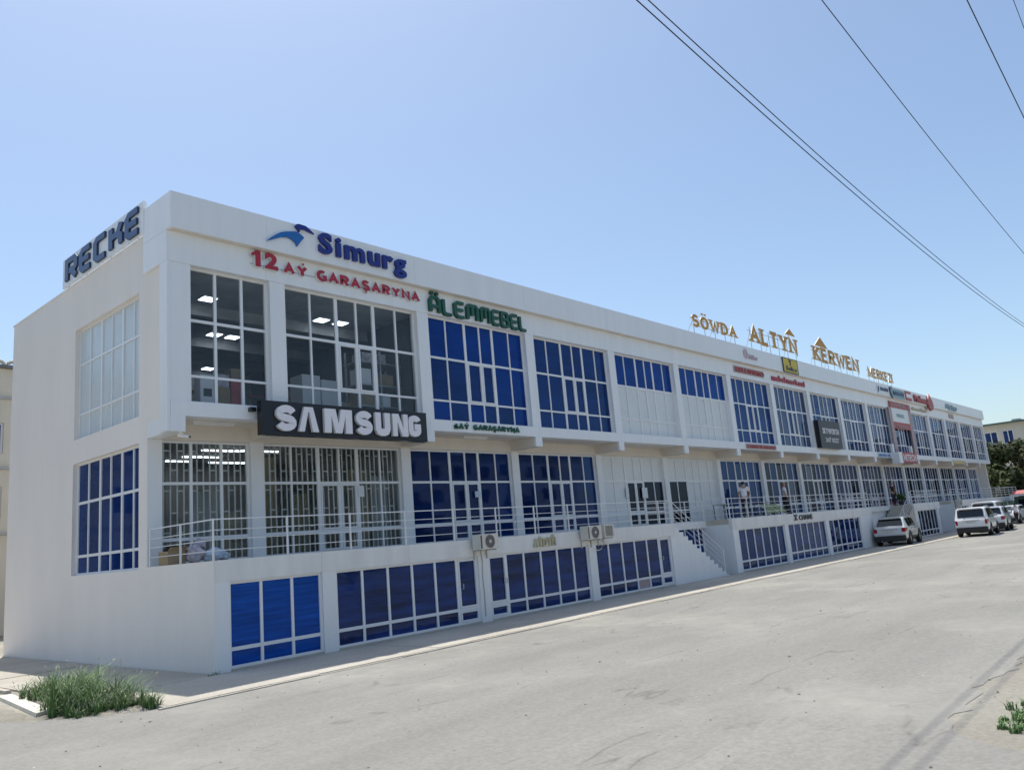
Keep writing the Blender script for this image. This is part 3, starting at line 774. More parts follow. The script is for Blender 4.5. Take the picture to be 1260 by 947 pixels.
# shop rooms behind the clear glass (upper left and middle left)
bx('interior_wall', M['dark2'], B, .31, 9.2, 11.8, 12.0, 5.9, 9.26)
bx('interior_wall', M['dark'], B, 8.0, 8.15, 2.2, 11.8, 5.9, 9.26)
bx('ceiling_beam', M['dark2'], B, .31, 8.0, 4.55, 4.95, 8.95, 9.262)
bx('ceiling_beam', M['dark2'], B, .31, 8.0, 7.6, 8.0, 8.95, 9.262)
bx('interior_wall', M['dark2'], B, .31, 8.1, 8.2, 8.4, 2.22, 5.55)
bx('interior_wall', M['dark2'], B, 7.95, 8.1, 3.3, 8.2, 2.22, 5.55)
bx('middle_ceiling', M['dark2'], B, .31, 8.0, 3.26, 8.2, 5.2, 5.3)
# opaque inner linings so the dark rooms stay dark
bx('interior_wall', M['dark'], B, 8.2, 83, 2.35, 2.45, 5.9, 9.26)
bx('interior_wall', M['dark'], B, 8.2, 83, 3.45, 3.55, 2.22, 5.5)
bx('interior_wall', M['dark'], B, .5, .6, 3.0, 8.0, 5.9, 9.26)
bx('interior_wall', M['dark'], B, .5, .6, 3.3, 8.0, 2.3, 5.2)
# curtain strips in middle rooms
def curtain(x0, x1, y, z0, z1, m):
    c = MB(); n = int((x1 - x0) / .07); pts = [(x0 + (x1 - x0) * i / n, y + .05 * math.sin(i * 1.7) + .02 * math.sin(i * .6)) for i in range(n + 1)]
    for a, b in zip(pts[:-1], pts[1:]): c.quad((a[0], a[1], z0), (b[0], b[1], z0), (b[0], b[1], z1), (a[0], a[1], z1))
    for a, b in zip(pts[:-1], pts[1:]): c.quad((a[0], a[1] + .01, z0), (a[0], a[1] + .01, z1), (b[0], b[1] + .01, z1), (b[0], b[1] + .01, z0))
    return c.build('curtain', m, B)
curtain(1.45, 2.2, 3.75, 2.3, 4.0, M['curtain']); curtain(2.1, 2.55, 3.5, 2.25, 3.4, M['curtain_tan'])
curtain(3.2, 3.9, 3.7, 2.3, 4.9, M['curtain_tan']); curtain(6.3, 7.0, 3.7, 2.3, 4.6, M['curtain_tan']); curtain(7.05, 7.7, 3.6, 2.3, 4.4, M['curtain']); curtain(4.4, 4.9, 3.8, 2.3, 3.9, M['curtain_tan'])

# stairs ---------------------------------------------------------------
def stair(x0, x1, y0, y1, n, up_dir, wall_front=True):
    """treads between x0 (top) and x1 (bottom)"""
    st = empty('staircase', ((x0 + x1) / 2, (y0 + y1) / 2, 0), parent=B)
    st.location = Vector(((x0 + x1) / 2, (y0 + y1) / 2, 0))
    rise = 2.21 / n; run = (x1 - x0) / n
    for i in range(n):
        zt = 2.21 - rise * (i + 1) + rise * .0
        a, b = x0 + run * i, x0 + run * (i + 1)
        lo, hi = min(a, b), max(a, b)
        MB().box(lo + .001, hi - .001, y0, y1, -.2, max(.02, zt)).build('step', M['paint'] if wall_front else M['concrete'], st)
    return st
stair(R1[0] + .0, 22.15, -.096, RY - .01, 13, 1)
stair(R2[1] - .0, 44.3, -.096, RY + .24, 13, -1, False)
# railings --------------------------------------------------------------
def railing(pts, posts, z0=2.218, zs=(.84, .62, .42, .20), top=.86, slope=None, single=True):
    rl = empty('railing', pts[0], parent=B); rl.location = Vector(pts[0])
    for i, h in enumerate(zs):
        mb = MB(); mb.tube([(p[0], p[1], p[2] + h) for p in pts], .0145 if i == 0 else .009, 6)
        mb.build('rail', M['metal_white'], rl)
    for p in posts:
        MB().box(p[0] - .017, p[0] + .017, p[1] - .017, p[1] + .017, p[2], p[2] + top).build('post', M['metal_white'], rl)
    return rl
def prange(a, b, step):
    n = max(1, round((b - a) / step)); return [a + (b - a) * i / n for i in range(n + 1)]
ZT = 2.218
railing([(.04, 2.90, ZT), (.04, -.02, ZT), (R1[0], -.02, ZT)], [(.04, 2.86, ZT), (.04, 1.40, ZT), (.04, -.02, ZT)] + [(x, -.02, ZT) for x in (1.79, 3.51, 5.22, 6.93, 8.62, 10.32, 11.98, 13.81, 15.55, 17.4, 18.2)])
railing([(R1[0], -.04, ZT), (22.0, -.04, .12)], [(R1[0] + .02, -.04, ZT), (20.1, -.04, 1.15), (21.9, -.04, .15)])
railing([(R1[0] + .1, RY + .06, ZT), (R1[1], RY + .06, ZT), (R1[1] + .02, -.02, ZT), (R2[0], -.02, ZT), (R2[0], RY + .35, ZT), (R2[1], RY + .35, ZT)],
        [(x, RY + .06, ZT) for x in (R1[0] + .1, 19.8, 21.4, R1[1])] + [(x, -.02, ZT) for x in prange(R1[1] + .05, R2[0], 1.72)] + [(x, RY + .35, ZT) for x in prange(R2[0], R2[1], 1.7)])
railing([(44.5, -.04, .15), (R2[1], -.04, ZT), (R3[0], -.02, ZT), (R3[0], RY + .3, ZT), (R3[1], RY + .3, ZT), (R3[1], -.02, ZT), (64.0, -.02, ZT)],
        [(44.7, -.04, .2), (46.6, -.04, 1.1)] + [(x, -.02, ZT) for x in prange(R2[1], R3[0], 1.6)] + [(x, RY + .3, ZT) for x in prange(R3[0], R3[1], 1.4)] + [(x, -.02, ZT) for x in prange(R3[1], 64.0, 1.7)])
railing([(69.2, -.02, ZT), (83.9, -.02, ZT), (83.9, 2.9, ZT)], [(x, -.02, ZT) for x in prange(69.2, 83.9, 1.85)] + [(83.9, 2.86, ZT)])
stair(69.0, 64.6, -.09, 1.45, 13, -1, False)

# ------------------------------------------------------------------ signs
def sign(label, loc, group=None, cat='sign', name='sign'):
    return empty(name, loc, label, cat, group)
# navy letters on the rooftop board of the side wall
s = sign('white rooftop board with big navy block letters above the beige side wall', (-.09, 5.5, 10.27))
MB().box(-.10, -.04, 2.95, 8.2, 10.315, 11.16).build('board', M['panel'], s)
fr = MB(); fr.box(-.036, -.01, 2.97, 3.0, 10.32, 11.14); fr.box(-.036, -.01, 8.15, 8.18, 10.32, 11.14); fr.box(-.036, -.01, 3.001, 8.149, 11.10, 11.13)
fr.build('frame', M['metal_white'], s)
for yy in (3.4, 5.0, 6.6, 7.9): MB().tube([(-.06, yy, 10.33), (-.0, yy, 10.31)], .02).tube([(-.03, yy, 10.95), (.9, yy, 10.1)], .02).build('strut', M['steel'], s)
text_s(s, 'RECKE', Plane((-.10, 7.90, 10.37), (0, -1, 0), (-1, 0, 0)), 4.85, .69, [M['navyl'], M['navys']], BLOCK, h=.145, depth=.06, gap=.44)
# blue bird logo and name
s = sign('royal blue shop name with a two winged bird logo on the white fascia', (4.8, 1.54, 10.1))
lower = [(2.44, 10.23), (2.58, 10.36), (2.72, 10.47), (2.86, 10.56), (3.0, 10.61), (3.19, 10.66), (3.34, 10.69), (3.47, 10.64), (3.57, 10.57), (3.45, 10.42), (3.35, 10.28), (3.3, 10.37), (3.23, 10.42), (3.14, 10.46), (3.05, 10.47), (2.9, 10.44), (2.74, 10.37), (2.58, 10.29)]
upper_ = [(3.3, 10.84), (3.35, 10.91), (3.43, 10.93), (3.64, 10.92), (3.78, 10.84), (3.9, 10.75), (3.73, 10.78), (3.61, 10.81), (3.51, 10.8), (3.45, 10.76), (3.43, 10.7), (3.37, 10.77)]
MB().prism([(a, 1.548, b) for a, b in lower], (0, -.06, 0)).build('logo_wing', M['bluelight'], s)
MB().prism([(a, 1.548, b) for a, b in upper_], (0, -.06, 0)).build('logo_wing', M['bluel'], s)
text_b(s, 'Simurg', FRONT(4.03, 1.546, 10.26), 3.13, .60, [M['bluel'], M['bluel']], .09, bold=.034, gap=.13)
# red letters
s = sign('red raised lettering beginning with the number 12 over the upper corner windows', (4.9, 1.77, 9.5))
poly_letter_ = lambda pts, x0, w, z0, h: MB().prism([(x0 + a * w, 1.775, z0 + b * h) for a, b in pts], (0, -.10, 0), 0, 1).build('letter', [M['red'], M['white_side']], s, at=(x0, 1.775, z0))
poly_letter_([(.42, 0), (.42, .68), (0, .58), (0, .76), (.30, .86), (.52, 1), (1, 1), (1, 0)], 2.08, .27, 9.54, .44)
text_b(s, '2', FRONT(2.46, 1.775, 9.535), .40, .445, [M['red'], M['white_side']], .10, bold=.055, gap=.10)
text_s(s, 'AY GARASARYNA', FRONT(3.02, 1.775, 9.525), 4.82, .31, [M['red'], M['white_side']], STROKE, h=.165, depth=.08, gap=.44, space=.72, accents={1: [(.48, 1.34, .10)], 7: [(.26, -.30, .10)]})
rb = MB(); rb.box(2.1, 7.9, 1.765, 1.778, 9.62, 9.635); rb.build('mounting_rail', M['steel'], s)
# green letters
s = sign('green rounded lettering mounted just above the third upper window', (10.4, 1.77, 9.3))
text_s(s, 'ALEM', FRONT(8.22, 1.775, 9.29), 2.22, .55, [M['green'], M['green']], ROUND, h=.10, depth=.10, gap=.30, accents={0: [(.12, 1.28, .09), (.48, 1.28, .09)]})
text_s(s, 'MEBEL', FRONT(10.52, 1.775, 9.29), 2.36, .55, [M['green'], M['green']], ROUND, h=.10, depth=.10, gap=.28)
s = sign('small green lettering on the slab edge below the third upper window', (10.5, 1.74, 5.62))
text_s(s, '6AY GARASARYNA', FRONT(8.95, 1.75, 5.64), 3.08, .17, [M['green'], M['green']], STROKE, h=.15, depth=.05, gap=.42, space=.9, accents={2: [(.48, 1.34, .10)], 8: [(.26, -.30, .10)]})
# black box sign with white letters
s = sign('black box sign with large white letters hanging over the second bay', (4.8, 1.4, 5.14))
MB().box(2.09, 7.50, 1.40, 1.60, 5.14, 5.99).build('sign_box', M['black'], s)
for xx in (2.35, 4.0, 5.6, 7.2): MB().box(xx, xx + .06, 1.6, 1.76, 5.6, 5.66).build('bracket', M['steel'], s)
bx_ = MB().box(1.94, 2.085, 1.62, 1.75, 5.74, 5.84).build('bracket', M['black'], s)
def poly_letter(root, pts, x0, w, z0, h, y, mats, depth=.09):
    MB().prism([(x0 + a * w, y, z0 + b * h) for a, b in pts], (0, -depth, 0), 0, 1).build('letter', mats, root, at=(x0, y, z0), fix=True)
wl_ = [M['white'], M['white_side']]
zz, hh, yb = 5.245, .635, 1.398
def rib_letter(root, path, x0, w, z0, h, hw, mats, y=1.398):
    mb = MB(); ribbon(mb, path, hw, lambda a, b, d: (x0 + a * w, y - d, z0 + b * h), .09, 0, 0, 1); mb.build('letter', mats, root, at=(x0, y, z0), fix=False)
def sS(hw): return arc(.5, .72, .5 - hw, .28 - hw * .62, 10, 250, 9) + arc(.5, .28, .5 - hw, .28 - hw * .62, 70, -172, 9)
def heavyS(x0, w):
    path = arc(w / 2, .3175 + .118, w / 2 - .098, .118, 12, 270, 10) + arc(w / 2, .3175 - .118, w / 2 - .098, .118, 90, -168, 10)[1:]
    mb = MB(); ribbon(mb, path, .092, lambda a, b, d: (x0 + a, yb - d, zz + b), .09, 0, 0, 1); mb.build('letter', wl_, s, at=(x0, yb, zz), fix=False)
heavyS(2.44, .58)
poly_letter(s, [(0, 0), (.30, 1), (.72, 1), (1, 0), (.70, 0), (.53, .80), (.48, .80), (.28, 0)], 3.08, .60, zz, hh, yb, wl_)
poly_letter(s, [(0, 0), (0, 1), (.40, 1), (.5, .38), (.60, 1), (1, 1), (1, 0), (.76, 0), (.76, .72), (.62, 0), (.38, 0), (.24, .72), (.24, 0)], 3.86, .88, zz, hh, yb, wl_)
heavyS(4.87, .56)
rib_path = [(.2, 1.0), (.2, .30), (.27, .18), (.4, .135), (.6, .135), (.73, .18), (.8, .30), (.8, 1.0)]
def heavyU(x0, w):
    mb = MB(); ribbon(mb, [(a * w, b * hh) for a, b in rib_path], .098, lambda a, b, d: (x0 + a, yb - d, zz + b), .09, 0, 0, 1); mb.build('letter', wl_, s, at=(x0, yb, zz), fix=False)
heavyU(5.52, .54)
poly_letter(s, [(0, 0), (0, 1), (.40, 1), (.70, .34), (.70, 1), (1, 1), (1, 0), (.62, 0), (.30, .66), (.30, 0)], 6.14, .56, zz, hh, yb, wl_)
mb = MB(); ribbon(mb, [(a * .48, b * hh) for a, b in arc(.5, .72, .30, .13, 0, 180, 7) + arc(.5, .28, .30, .13, 180, 360, 7) + [(.80, .46), (.48, .46)]], .085, lambda a, b, d: (6.75 + a - .03, yb - d, zz + b), .09, 0, 0, 1)
mb.build('letter', wl_, s, at=(6.75, yb, zz), fix=False)
# gold rooftop letters
def gold(label, txt, x0, x1, z0, h, hats=(), acc=None, hw=.135):
    s = sign(label, ((x0 + x1) / 2, 2.2, 11.0), 'gold rooftop letters')
    text_s(s, txt, FRONT(x0, 2.2, z0), x1 - x0, h, [M['gold'], M['cream']], STROKE, h=hw, depth=.05, gap=.40, serif=True, accents=acc)
    for (hx, hz, hw_, hh_) in hats:
        MB().prism([(hx - hw_ / 2, 2.2, hz), (hx + hw_ / 2, 2.2, hz), (hx, 2.2, hz + hh_)], (0, -.06, 0), 0, 1).build('roof_shaped_accent', [M['gold'], M['cream']], s)
    fr = MB(); n = max(3, int((x1 - x0) / 1.1))
    for i in range(n + 1):
        xx = x0 + .2 + (x1 - x0 - .4) * i / n
        fr.tube([(xx, 2.22, 10.1), (xx, 2.22, z0 + h * .9)], .016, 5)
        if i % 2 == 0: fr.tube([(xx, 2.24, z0 + h * .6), (xx - .9, 2.24, 10.9), (xx - 1.4, 2.24, 10.4)], .016, 5)
    fr.tube([(x0, 2.26, z0 + .12), (x1, 2.26, z0 + .12)], .016, 5); fr.tube([(x0, 2.26, z0 + h * .7), (x1, 2.26, z0 + h * .7)], .016, 5)
    fr.build('support_frame', M['steel'], s)
gold('gold rooftop word with two dots over its second letter, leftmost of the rooftop words', 'SOWDA', 26.1, 30.85, 11.56, .63, acc={1: [(.2, 1.36, .1), (.56, 1.36, .1)]})
gold('tall gold rooftop word ending under a small triangular roof accent', 'ALTYN', 32.45, 38.95, 11.6, .98, hats=((38.1, 12.72, 1.5, .42),))
gold('gold rooftop word with a large triangular roof accent over its first letter', 'KERWEN', 41.45, 49.85, 11.6, .96, hats=((43.0, 12.62, 2.2, .66),))
gold('smallest gold rooftop word, rightmost of the rooftop words', 'MERKEZI', 51.7, 57.35, 11.5, .74)
# small signs further along
s = sign('red capital lettering on a pale strip above the seventh upper window', (30.8, 1.77, 9.5))
MB().box(29.05, 32.55, 1.745, 1.775, 9.50, 9.83).build('board', M['pinkwall'], s)
text_b(s, 'BELLISSIMO', FRONT(29.2, 1.742, 9.55), 3.3, .22, [M['red_dull'], M['red_dull']], .05, bold=.03, gap=.10)
s = sign('bright red lower case lettering above the eighth upper window', (35.8, 1.77, 9.45))
text_b(s, 'mebel merkezi', FRONT(33.55, 1.775, 9.47), 4.55, .34, [M['red'], M['red']], .06, bold=.035, gap=.07, space=.22)
s = sign('square yellow sign with dark writing on the fascia below the gold letters', (35.8, 1.54, 10.05))
MB().box(34.85, 36.8, 1.50, 1.546, 10.07, 10.85).build('board', M['yellow'], s)
fr = MB()
for q in ((34.8, 36.85, 10.85, 10.89), (34.8, 36.85, 10.03, 10.07), (34.8, 34.85, 10.071, 10.849), (36.8, 36.85, 10.071, 10.849)): fr.box(q[0], q[1], 1.49, 1.546, q[2], q[3])
fr.build('frame', M['signgrey'], s)
text_b(s, 'Seiko', FRONT(35.12, 1.498, 10.16), 1.5, .26, [M['black'], M['black']], .02, bold=.02, gap=.07)
MB().prism([(35.6, 1.498, 10.80), (35.98, 1.498, 10.80), (35.84, 1.498, 10.62), (35.88, 1.498, 10.48), (35.72, 1.498, 10.48), (35.76, 1.498, 10.62)], (0, -.02, 0)).build('emblem', M['signgrey'], s)
s = sign('pale pink flower and script sign on the fascia left of the yellow sign', (30.7, 1.54, 10.2))
fl = MB()
for i in range(7):
    a = i * 2 * math.pi / 7; cx, cz = 30.2 + .17 * math.cos(a), 10.52 + .17 * math.sin(a)
    fl.prism([(cx + .095 * math.cos(q * 1.0472), 1.548, cz + .095 * math.sin(q * 1.0472)) for q in range(6)], (0, -.03 - i * .002, 0))
fl.build('emblem', M['pinkl'], s)
text_b(s, 'Güller', FRONT(30.35, 1.548, 10.28), 1.25, .25, [M['pinkl'], M['pinkl']], .04, bold=.01, gap=.05)
s = sign('red strip sign on the slab edge below the seventh upper window', (31, 1.74, 5.6))
MB().box(29.2, 32.7, 1.71, 1.748, 5.60, 5.83).build('board', M['pinkwall'], s)
text_b(s, 'LAMINATE-SALONY', FRONT(29.3, 1.708, 5.63), 3.3, .15, [M['red_dull'], M['red_dull']], .03, bold=.03, gap=.08)
s = sign('tall dark grey box sign with pale lettering across the ninth upper window', (40.2, 1.6, 5.85))
MB().box(38.65, 42.1, 1.50, 1.52, 5.87, 7.52).build('face_panel', M['signgrey'], s)
MB().box(38.65, 42.1, 1.522, 1.78, 5.87, 7.52).build('sign_box', M['black'], s)
text_b(s, 'SKYWORTH', FRONT(39.1, 1.498, 6.72), 2.6, .34, [M['white'], M['white']], .03, bold=.01, gap=.09)
text_b(s, '3AÝ KEST', FRONT(39.4, 1.498, 6.22), 2.1, .27, [M['white_side'], M['white_side']], .03, bold=.01, gap=.09)
s = sign('pale sign with small navy lettering at the left of the far fascia signs', (52, 1.53, 10.1))
MB().box(50.95, 53.5, 1.51, 1.546, 10.07, 10.72).build('board', M['infill'], s)
text_b(s, 'ATA KENT', FRONT(51.55, 1.508, 10.36), 1.8, .25, [M['navyl'], M['navyl']], .03, bold=.02, gap=.08)
MB().prism([(51.1, 1.508, 10.2), (51.35, 1.508, 10.55), (51.2, 1.508, 10.66), (51.05, 1.508, 10.45)], (0, -.03, 0)).build('emblem', M['navyl'], s)
s = sign('teal grey sign with a dark curved stroke at its left end on the far fascia', (55.4, 1.53, 10.1))
MB().box(54.0, 57.3, 1.512, 1.546, 10.07, 10.76).build('board', M['tealsign'], s)
mb = MB(); ribbon(mb, [(54.25, 10.82), (53.85, 10.66), (53.8, 10.5), (54.0, 10.2), (54.2, 10.02)], .09, lambda a, b, d: (a, 1.51 - d, b), .05, 0, 0, 0); mb.build('emblem', [M['black']], s, fix=False)
text_b(s, 'MAGAZIN', FRONT(54.5, 1.51, 10.28), 2.6, .30, [M['navyl'], M['navyl']], .03, bold=.02, gap=.09)
s = sign('small red and pale square sign between the teal sign and the red script', (58.3, 1.53, 10.1))
MB().box(57.6, 59.1, 1.50, 1.546, 10.10, 10.82).build('board', M['red_dull'], s)
MB().box(57.8, 59.12, 1.492, 1.499, 10.32, 10.62).build('label_panel', M['white'], s)
s = sign('red script lettering with a red flame shaped emblem rising above the far fascia', (62, 1.5, 9.6))
text_b(s, 'Melhem', FRONT(59.8, 1.54, 10.14), 3.4, .56, [M['red_dull'], M['red_dull']], .10, bold=.03, gap=.05)
text_b(s, 'dermanhana', FRONT(59.5, 1.77, 9.5), 4.0, .24, [M['beigel'], M['beigel']], .08, bold=.02, gap=.05)
MB().prism([(a, 1.54, b) for a, b in ((64.1, 11.1), (64.35, 10.85), (64.85, 10.5), (65.0, 10.1), (64.6, 9.75), (63.9, 9.62), (63.4, 9.85), (63.3, 10.2), (63.6, 10.6))], (0, -.12, 0)).build('emblem', M['red_dull'], s)
MB().prism([(a, 1.42, b) for a, b in ((63.4, 10.1), (64.0, 9.95), (63.9, 9.72), (63.5, 9.85))], (0, -.03, 0)).build('emblem', M['black'], s)
s = sign('grey green script lettering near the far end of the fascia', (71.2, 1.53, 10.2))
text_b(s, 'Ajaýyp', FRONT(69.3, 1.54, 10.24), 3.8, .42, [M['tealsign'], M['tealsign']], .08, bold=.04, gap=.05)
s = sign('small brown panel on the frieze below the grey green script', (71.6, 1.77, 9.5))
MB().box(70.9, 72.5, 1.74, 1.776, 9.50, 9.84).build('board', M['pinkwall'], s)
fr = MB()
for q in ((70.86, 72.54, 9.84, 9.87), (70.86, 72.54, 9.47, 9.5)): fr.box(q[0], q[1], 1.735, 1.776, q[2], q[3])
fr.build('frame', M['beigel'], s)
# large framed poster surround
s = sign('dusty pink surround with a pale poster framing one far upper window', (56.2, 1.7, 5.9))
MB().box(53.8, 58.9, 1.70, 1.772, 9.35, 9.80).build('header', M['red_dull'], s)
text_b(s, 'SUNGURLY', FRONT(54.1, 1.698, 9.45), 4.5, .24, [M['pinkwall'], M['pinkwall']], .03, bold=.02, gap=.12)
MB().box(53.45, 54.1, 1.72, 1.79, 5.95, 9.345).build('side_panel', M['pinkwall'], s)
MB().box(58.25, 58.95, 1.72, 1.79, 5.95, 9.345).build('side_panel', M['pinkwall'], s)
MB().box(54.102, 58.248, 1.73, 1.78, 8.13, 9.345).build('poster', M['infill'], s)
MB().box(54.102, 58.248, 1.722, 1.729, 8.13, 8.28).build('poster_band', M['red_dull'], s)
MB().box(54.102, 58.248, 1.73, 1.78, 7.78, 8.126).build('lower_band', M['red_dull'], s)
text_b(s, 'MEBEL', FRONT(55.2, 1.728, 8.65), 1.9, .28, [M['tealsign'], M['tealsign']], .02, bold=.0, gap=.1)
text_b(s, 'MERKEZI', FRONT(54.8, 1.728, 7.86), 2.8, .2, [M['pinkwall'], M['pinkwall']], .02, bold=.02, gap=.1)
s = sign('red box sign with white lettering on tall white posts at the far slab edge', (54.6, 1.3, 5.15))
MB().box(53.1, 56.65, 1.24, 1.30, 5.17, 5.92).build('face_panel', M['red_dull'], s)
MB().box(52.3, 53.098, 1.24, 1.75, 5.13, 5.92).build('side_panel', M['panel'], s)
MB().box(53.1, 56.65, 1.302, 1.75, 5.17, 5.92).build('sign_box', M['pinkwall'], s)
MB().box(52.35, 52.75, 1.60, 1.75, 5.93, 6.55).build('post', M['panel'], s); MB().box(56.7, 57.0, 1.55, 1.75, 5.13, 6.5).build('post', M['panel'], s)
text_b(s, 'HITECH', FRONT(53.3, 1.238, 5.3), 3.0, .48, [M['white_side'], M['white_side']], .03, bold=.02, gap=.1)
s = sign('pale blue lettering strip on the slab edge left of the red box sign', (51.2, 1.74, 5.55))
MB().box(49.3, 52.2, 1.72, 1.75, 5.56, 5.84).build('board', M['bagblue'], s)
text_b(s, 'MEBELLER', FRONT(49.5, 1.718, 5.62), 2.5, .17, [M['bluelight'], M['bluelight']], .02, bold=.01, gap=.1)
s = sign('pale yellow strip sign on the slab edge near the far end', (71.4, 1.74, 5.35))
MB().box(69.3, 73.4, 1.70, 1.75, 5.36, 5.66).build('board', mat('pale_yellow_board', (.55, .47, .22), .6, noise=(4, .1)), s)
MB().box(69.26, 73.44, 1.705, 1.75, 5.661, 5.69).build('frame', M['metal_white'], s)
s = sign('dark lettering and small emblem on the beam over the shop right of the stairs', (30.4, -.11, 1.88))
text_b(s, 'CHANE', FRONT(29.82, -.102, 1.89), 1.66, .235, [M['signgrey'], M['signgrey']], .05, bold=.012, gap=.08)
em = MB(); em.box(29.24, 29.62, -.15, -.102, 2.10, 2.16); em.box(29.24, 29.62, -.15, -.102, 1.89, 1.94)
em.prism([(29.3, -.102, 2.10), (29.56, -.102, 2.10), (29.47, -.102, 2.02), (29.56, -.102, 1.94), (29.3, -.102, 1.94), (29.39, -.102, 2.02)], (0, -.05, 0)); em.build('emblem', M['signgrey'], s)
s = sign('weathered beige lettering on the beam over the third ground floor window', (10.55, -.11, 1.84))
text_b(s, 'AÝDYŇ', FRONT(10.04, -.102, 1.845), 1.04, .25, [M['beigel'], M['beigel']], .07, bold=.025, gap=.05)
# faint marks left by removed letters: short stained streaks
rs = MB()
for ax in (7.55, 7.98, 12.45, 12.9, 13.35, 13.6):
    for q in range(3):
        a = ax + R.uniform(-.05, .05); rs.box(a, a + R.uniform(.01, .025), -.1105, -.1075, R.uniform(1.775, 1.85), 1.92)
rs.build('rust_runs', M['rust'], B)['kind'] = 'stuff'
st = MB()
for gx in (4.0, 4.28, 4.42, 4.72, 4.86, 5.2, 5.44, 5.7, 5.84, 6.3, 6.44):
    for q in range(3):
        a = gx + R.uniform(-.07, .07); zt_ = R.uniform(2.0, 2.17); st.box(a, a + R.uniform(.008, .016), -.1035, -.1005, zt_ - R.uniform(.05, .22), zt_)
o = st.build('letter_stains', M['stain'], B); o['kind'] = 'stuff'

# ------------------------------------------------------------------ air conditioners
def ac_unit(x0, x1, z0, z1, label, fan=True, yf=-.5):
    a = empty('ac_unit', ((x0 + x1) / 2, -.3, z0), label, 'air conditioner', 'air conditioners on the beam')
    w, h = x1 - x0, z1 - z0; cx, cz = x0 + w * .52, z0 + h * .5
    MB().box(x0, x1, yf, yf + .3, z0, z1).build('casing', M['acwhite'], a)
    if fan:
        r = min(w * .3, h * .42)
        g = MB()
        for rr in (r, r * .76, r * .52, r * .28):
            pts = [(cx + rr * math.cos(t * math.pi / 10), yf - .018, cz + rr * math.sin(t * math.pi / 10)) for t in range(21)]
            g.tube(pts, .008, 4)
        for q in range(8):
            t = q * math.pi / 4; g.tube([(cx, yf - .018, cz), (cx + r * math.cos(t), yf - .018, cz + r * math.sin(t))], .006, 4)
        g.build('fan_guard', M['acdark2'], a)
        MB().prism([(cx + r * math.cos(t * math.pi / 12), yf - .001, cz + r * math.sin(t * math.pi / 12)) for t in range(24)], (0, -.006, 0)).build('fan_opening', M['acdark'], a)
        MB().prism([(cx + .045 * math.cos(t * math.pi / 6), yf - .012, cz + .045 * math.sin(t * math.pi / 6)) for t in range(12)], (0, -.012, 0)).build('fan_hub', M['acwhite'], a)
        MB().box(x0 + .02, x0 + .08, yf - .004, yf, z0 + .03, z1 - .03).build('side_grille', M['acdark'], a)
    else:
        g = MB()
        for q in range(9):
            zz = z0 + .06 + (h - .12) * q / 8; g.box(x0 + .06, x1 - .1, yf - .012, yf - .001, zz - .009, zz + .009)
        g.build('front_grille', M['acdark'], a)
    b = MB()
    for xx in (x0 + .1, x1 - .13):
        b.box(xx, xx + .03, yf, -.1, z0 - .03, z0 - .003); b.box(xx, xx + .03, -.13, -.101, z0 - .25, z0 - .031)
    b.build('bracket', M['steel'], a)
    return a
ac_unit(7.42, 8.15, 1.93, 2.34, 'beige air conditioner unit on the beam above the second ground floor window')
ac_unit(12.3, 13.05, 1.92, 2.35, 'beige air conditioner with round fan, left one of the adjoining pair')
ac_unit(13.2, 13.76, 1.94, 2.35, 'smaller square grilled air conditioner, right one of the adjoining pair', fan=False)
tag(MB().tube([(7.8, -.12, 1.9), (7.85, -.11, 1.6), (7.82, -.11, 1.2), (7.84, -.11, .7), (7.83, -.11, .15)], .014).build('drain_pipe', M['steel']), 'grey drain pipe on the pillar below the lone air conditioner', 'pipe')
tag(MB().tube([(13.5, -.2, 1.92), (13.5, -.18, 1.72), (13.4, -.15, 1.58), (13.25, -.13, 1.55), (13.1, -.12, 1.6)], .013).build('hose', M['metal_white']), 'pale hose looping below the pair of air conditioners', 'hose')
ac_unit(59.1, 59.8, 1.85, 2.3, 'dark old air conditioner unit on the beam beyond the second stair recess', fan=False)
e = empty('meter_box', (40.2, RY + .39, 1.2), 'small dark electric meter box on the wall left of the far stairs', 'meter box')
MB().box(41.0, 41.4, RY + .30, RY + .398, 1.35, 1.85).build('casing', M['signgrey'], e); MB().box(41.04, 41.36, RY + .285, RY + .299, 1.4, 1.8).build('door', M['acdark'], e)

# security camera and soffit lamp
e = empty('security_camera', (.31, 1.9, 5.15), 'small white security camera under the corner beam', 'camera')
MB().box(.28, .34, 1.87, 1.93, 5.12, 5.189).build('mount', M['metal_white'], e); MB().tube([(.27, 1.95, 5.12), (.42, 1.72, 5.06)], .035, 8).build('housing', M['metal_white'], e); MB().tube([(.42, 1.72, 5.06), (.435, 1.70, 5.055)], .025, 8).build('lens', M['black'], e)
def soffit_lamp(x, label):
    e = empty('soffit_lamp', (x, 2.36, 5.55), label, 'lamp', 'tube lamps under the overhang')
    MB().box(x - .55, x + .55, 2.32, 2.40, 5.51, 5.553).build('housing', M['metal_white'], e); MB().tube([(x - .52, 2.36, 5.49), (x + .52, 2.36, 5.49)], .018, 6).build('tube', M['frame'], e)
soffit_lamp(1.37, 'unlit tube lamp under the overhang of the corner bay')
soffit_lamp(10.5, 'unlit tube lamp under the overhang of the third bay')

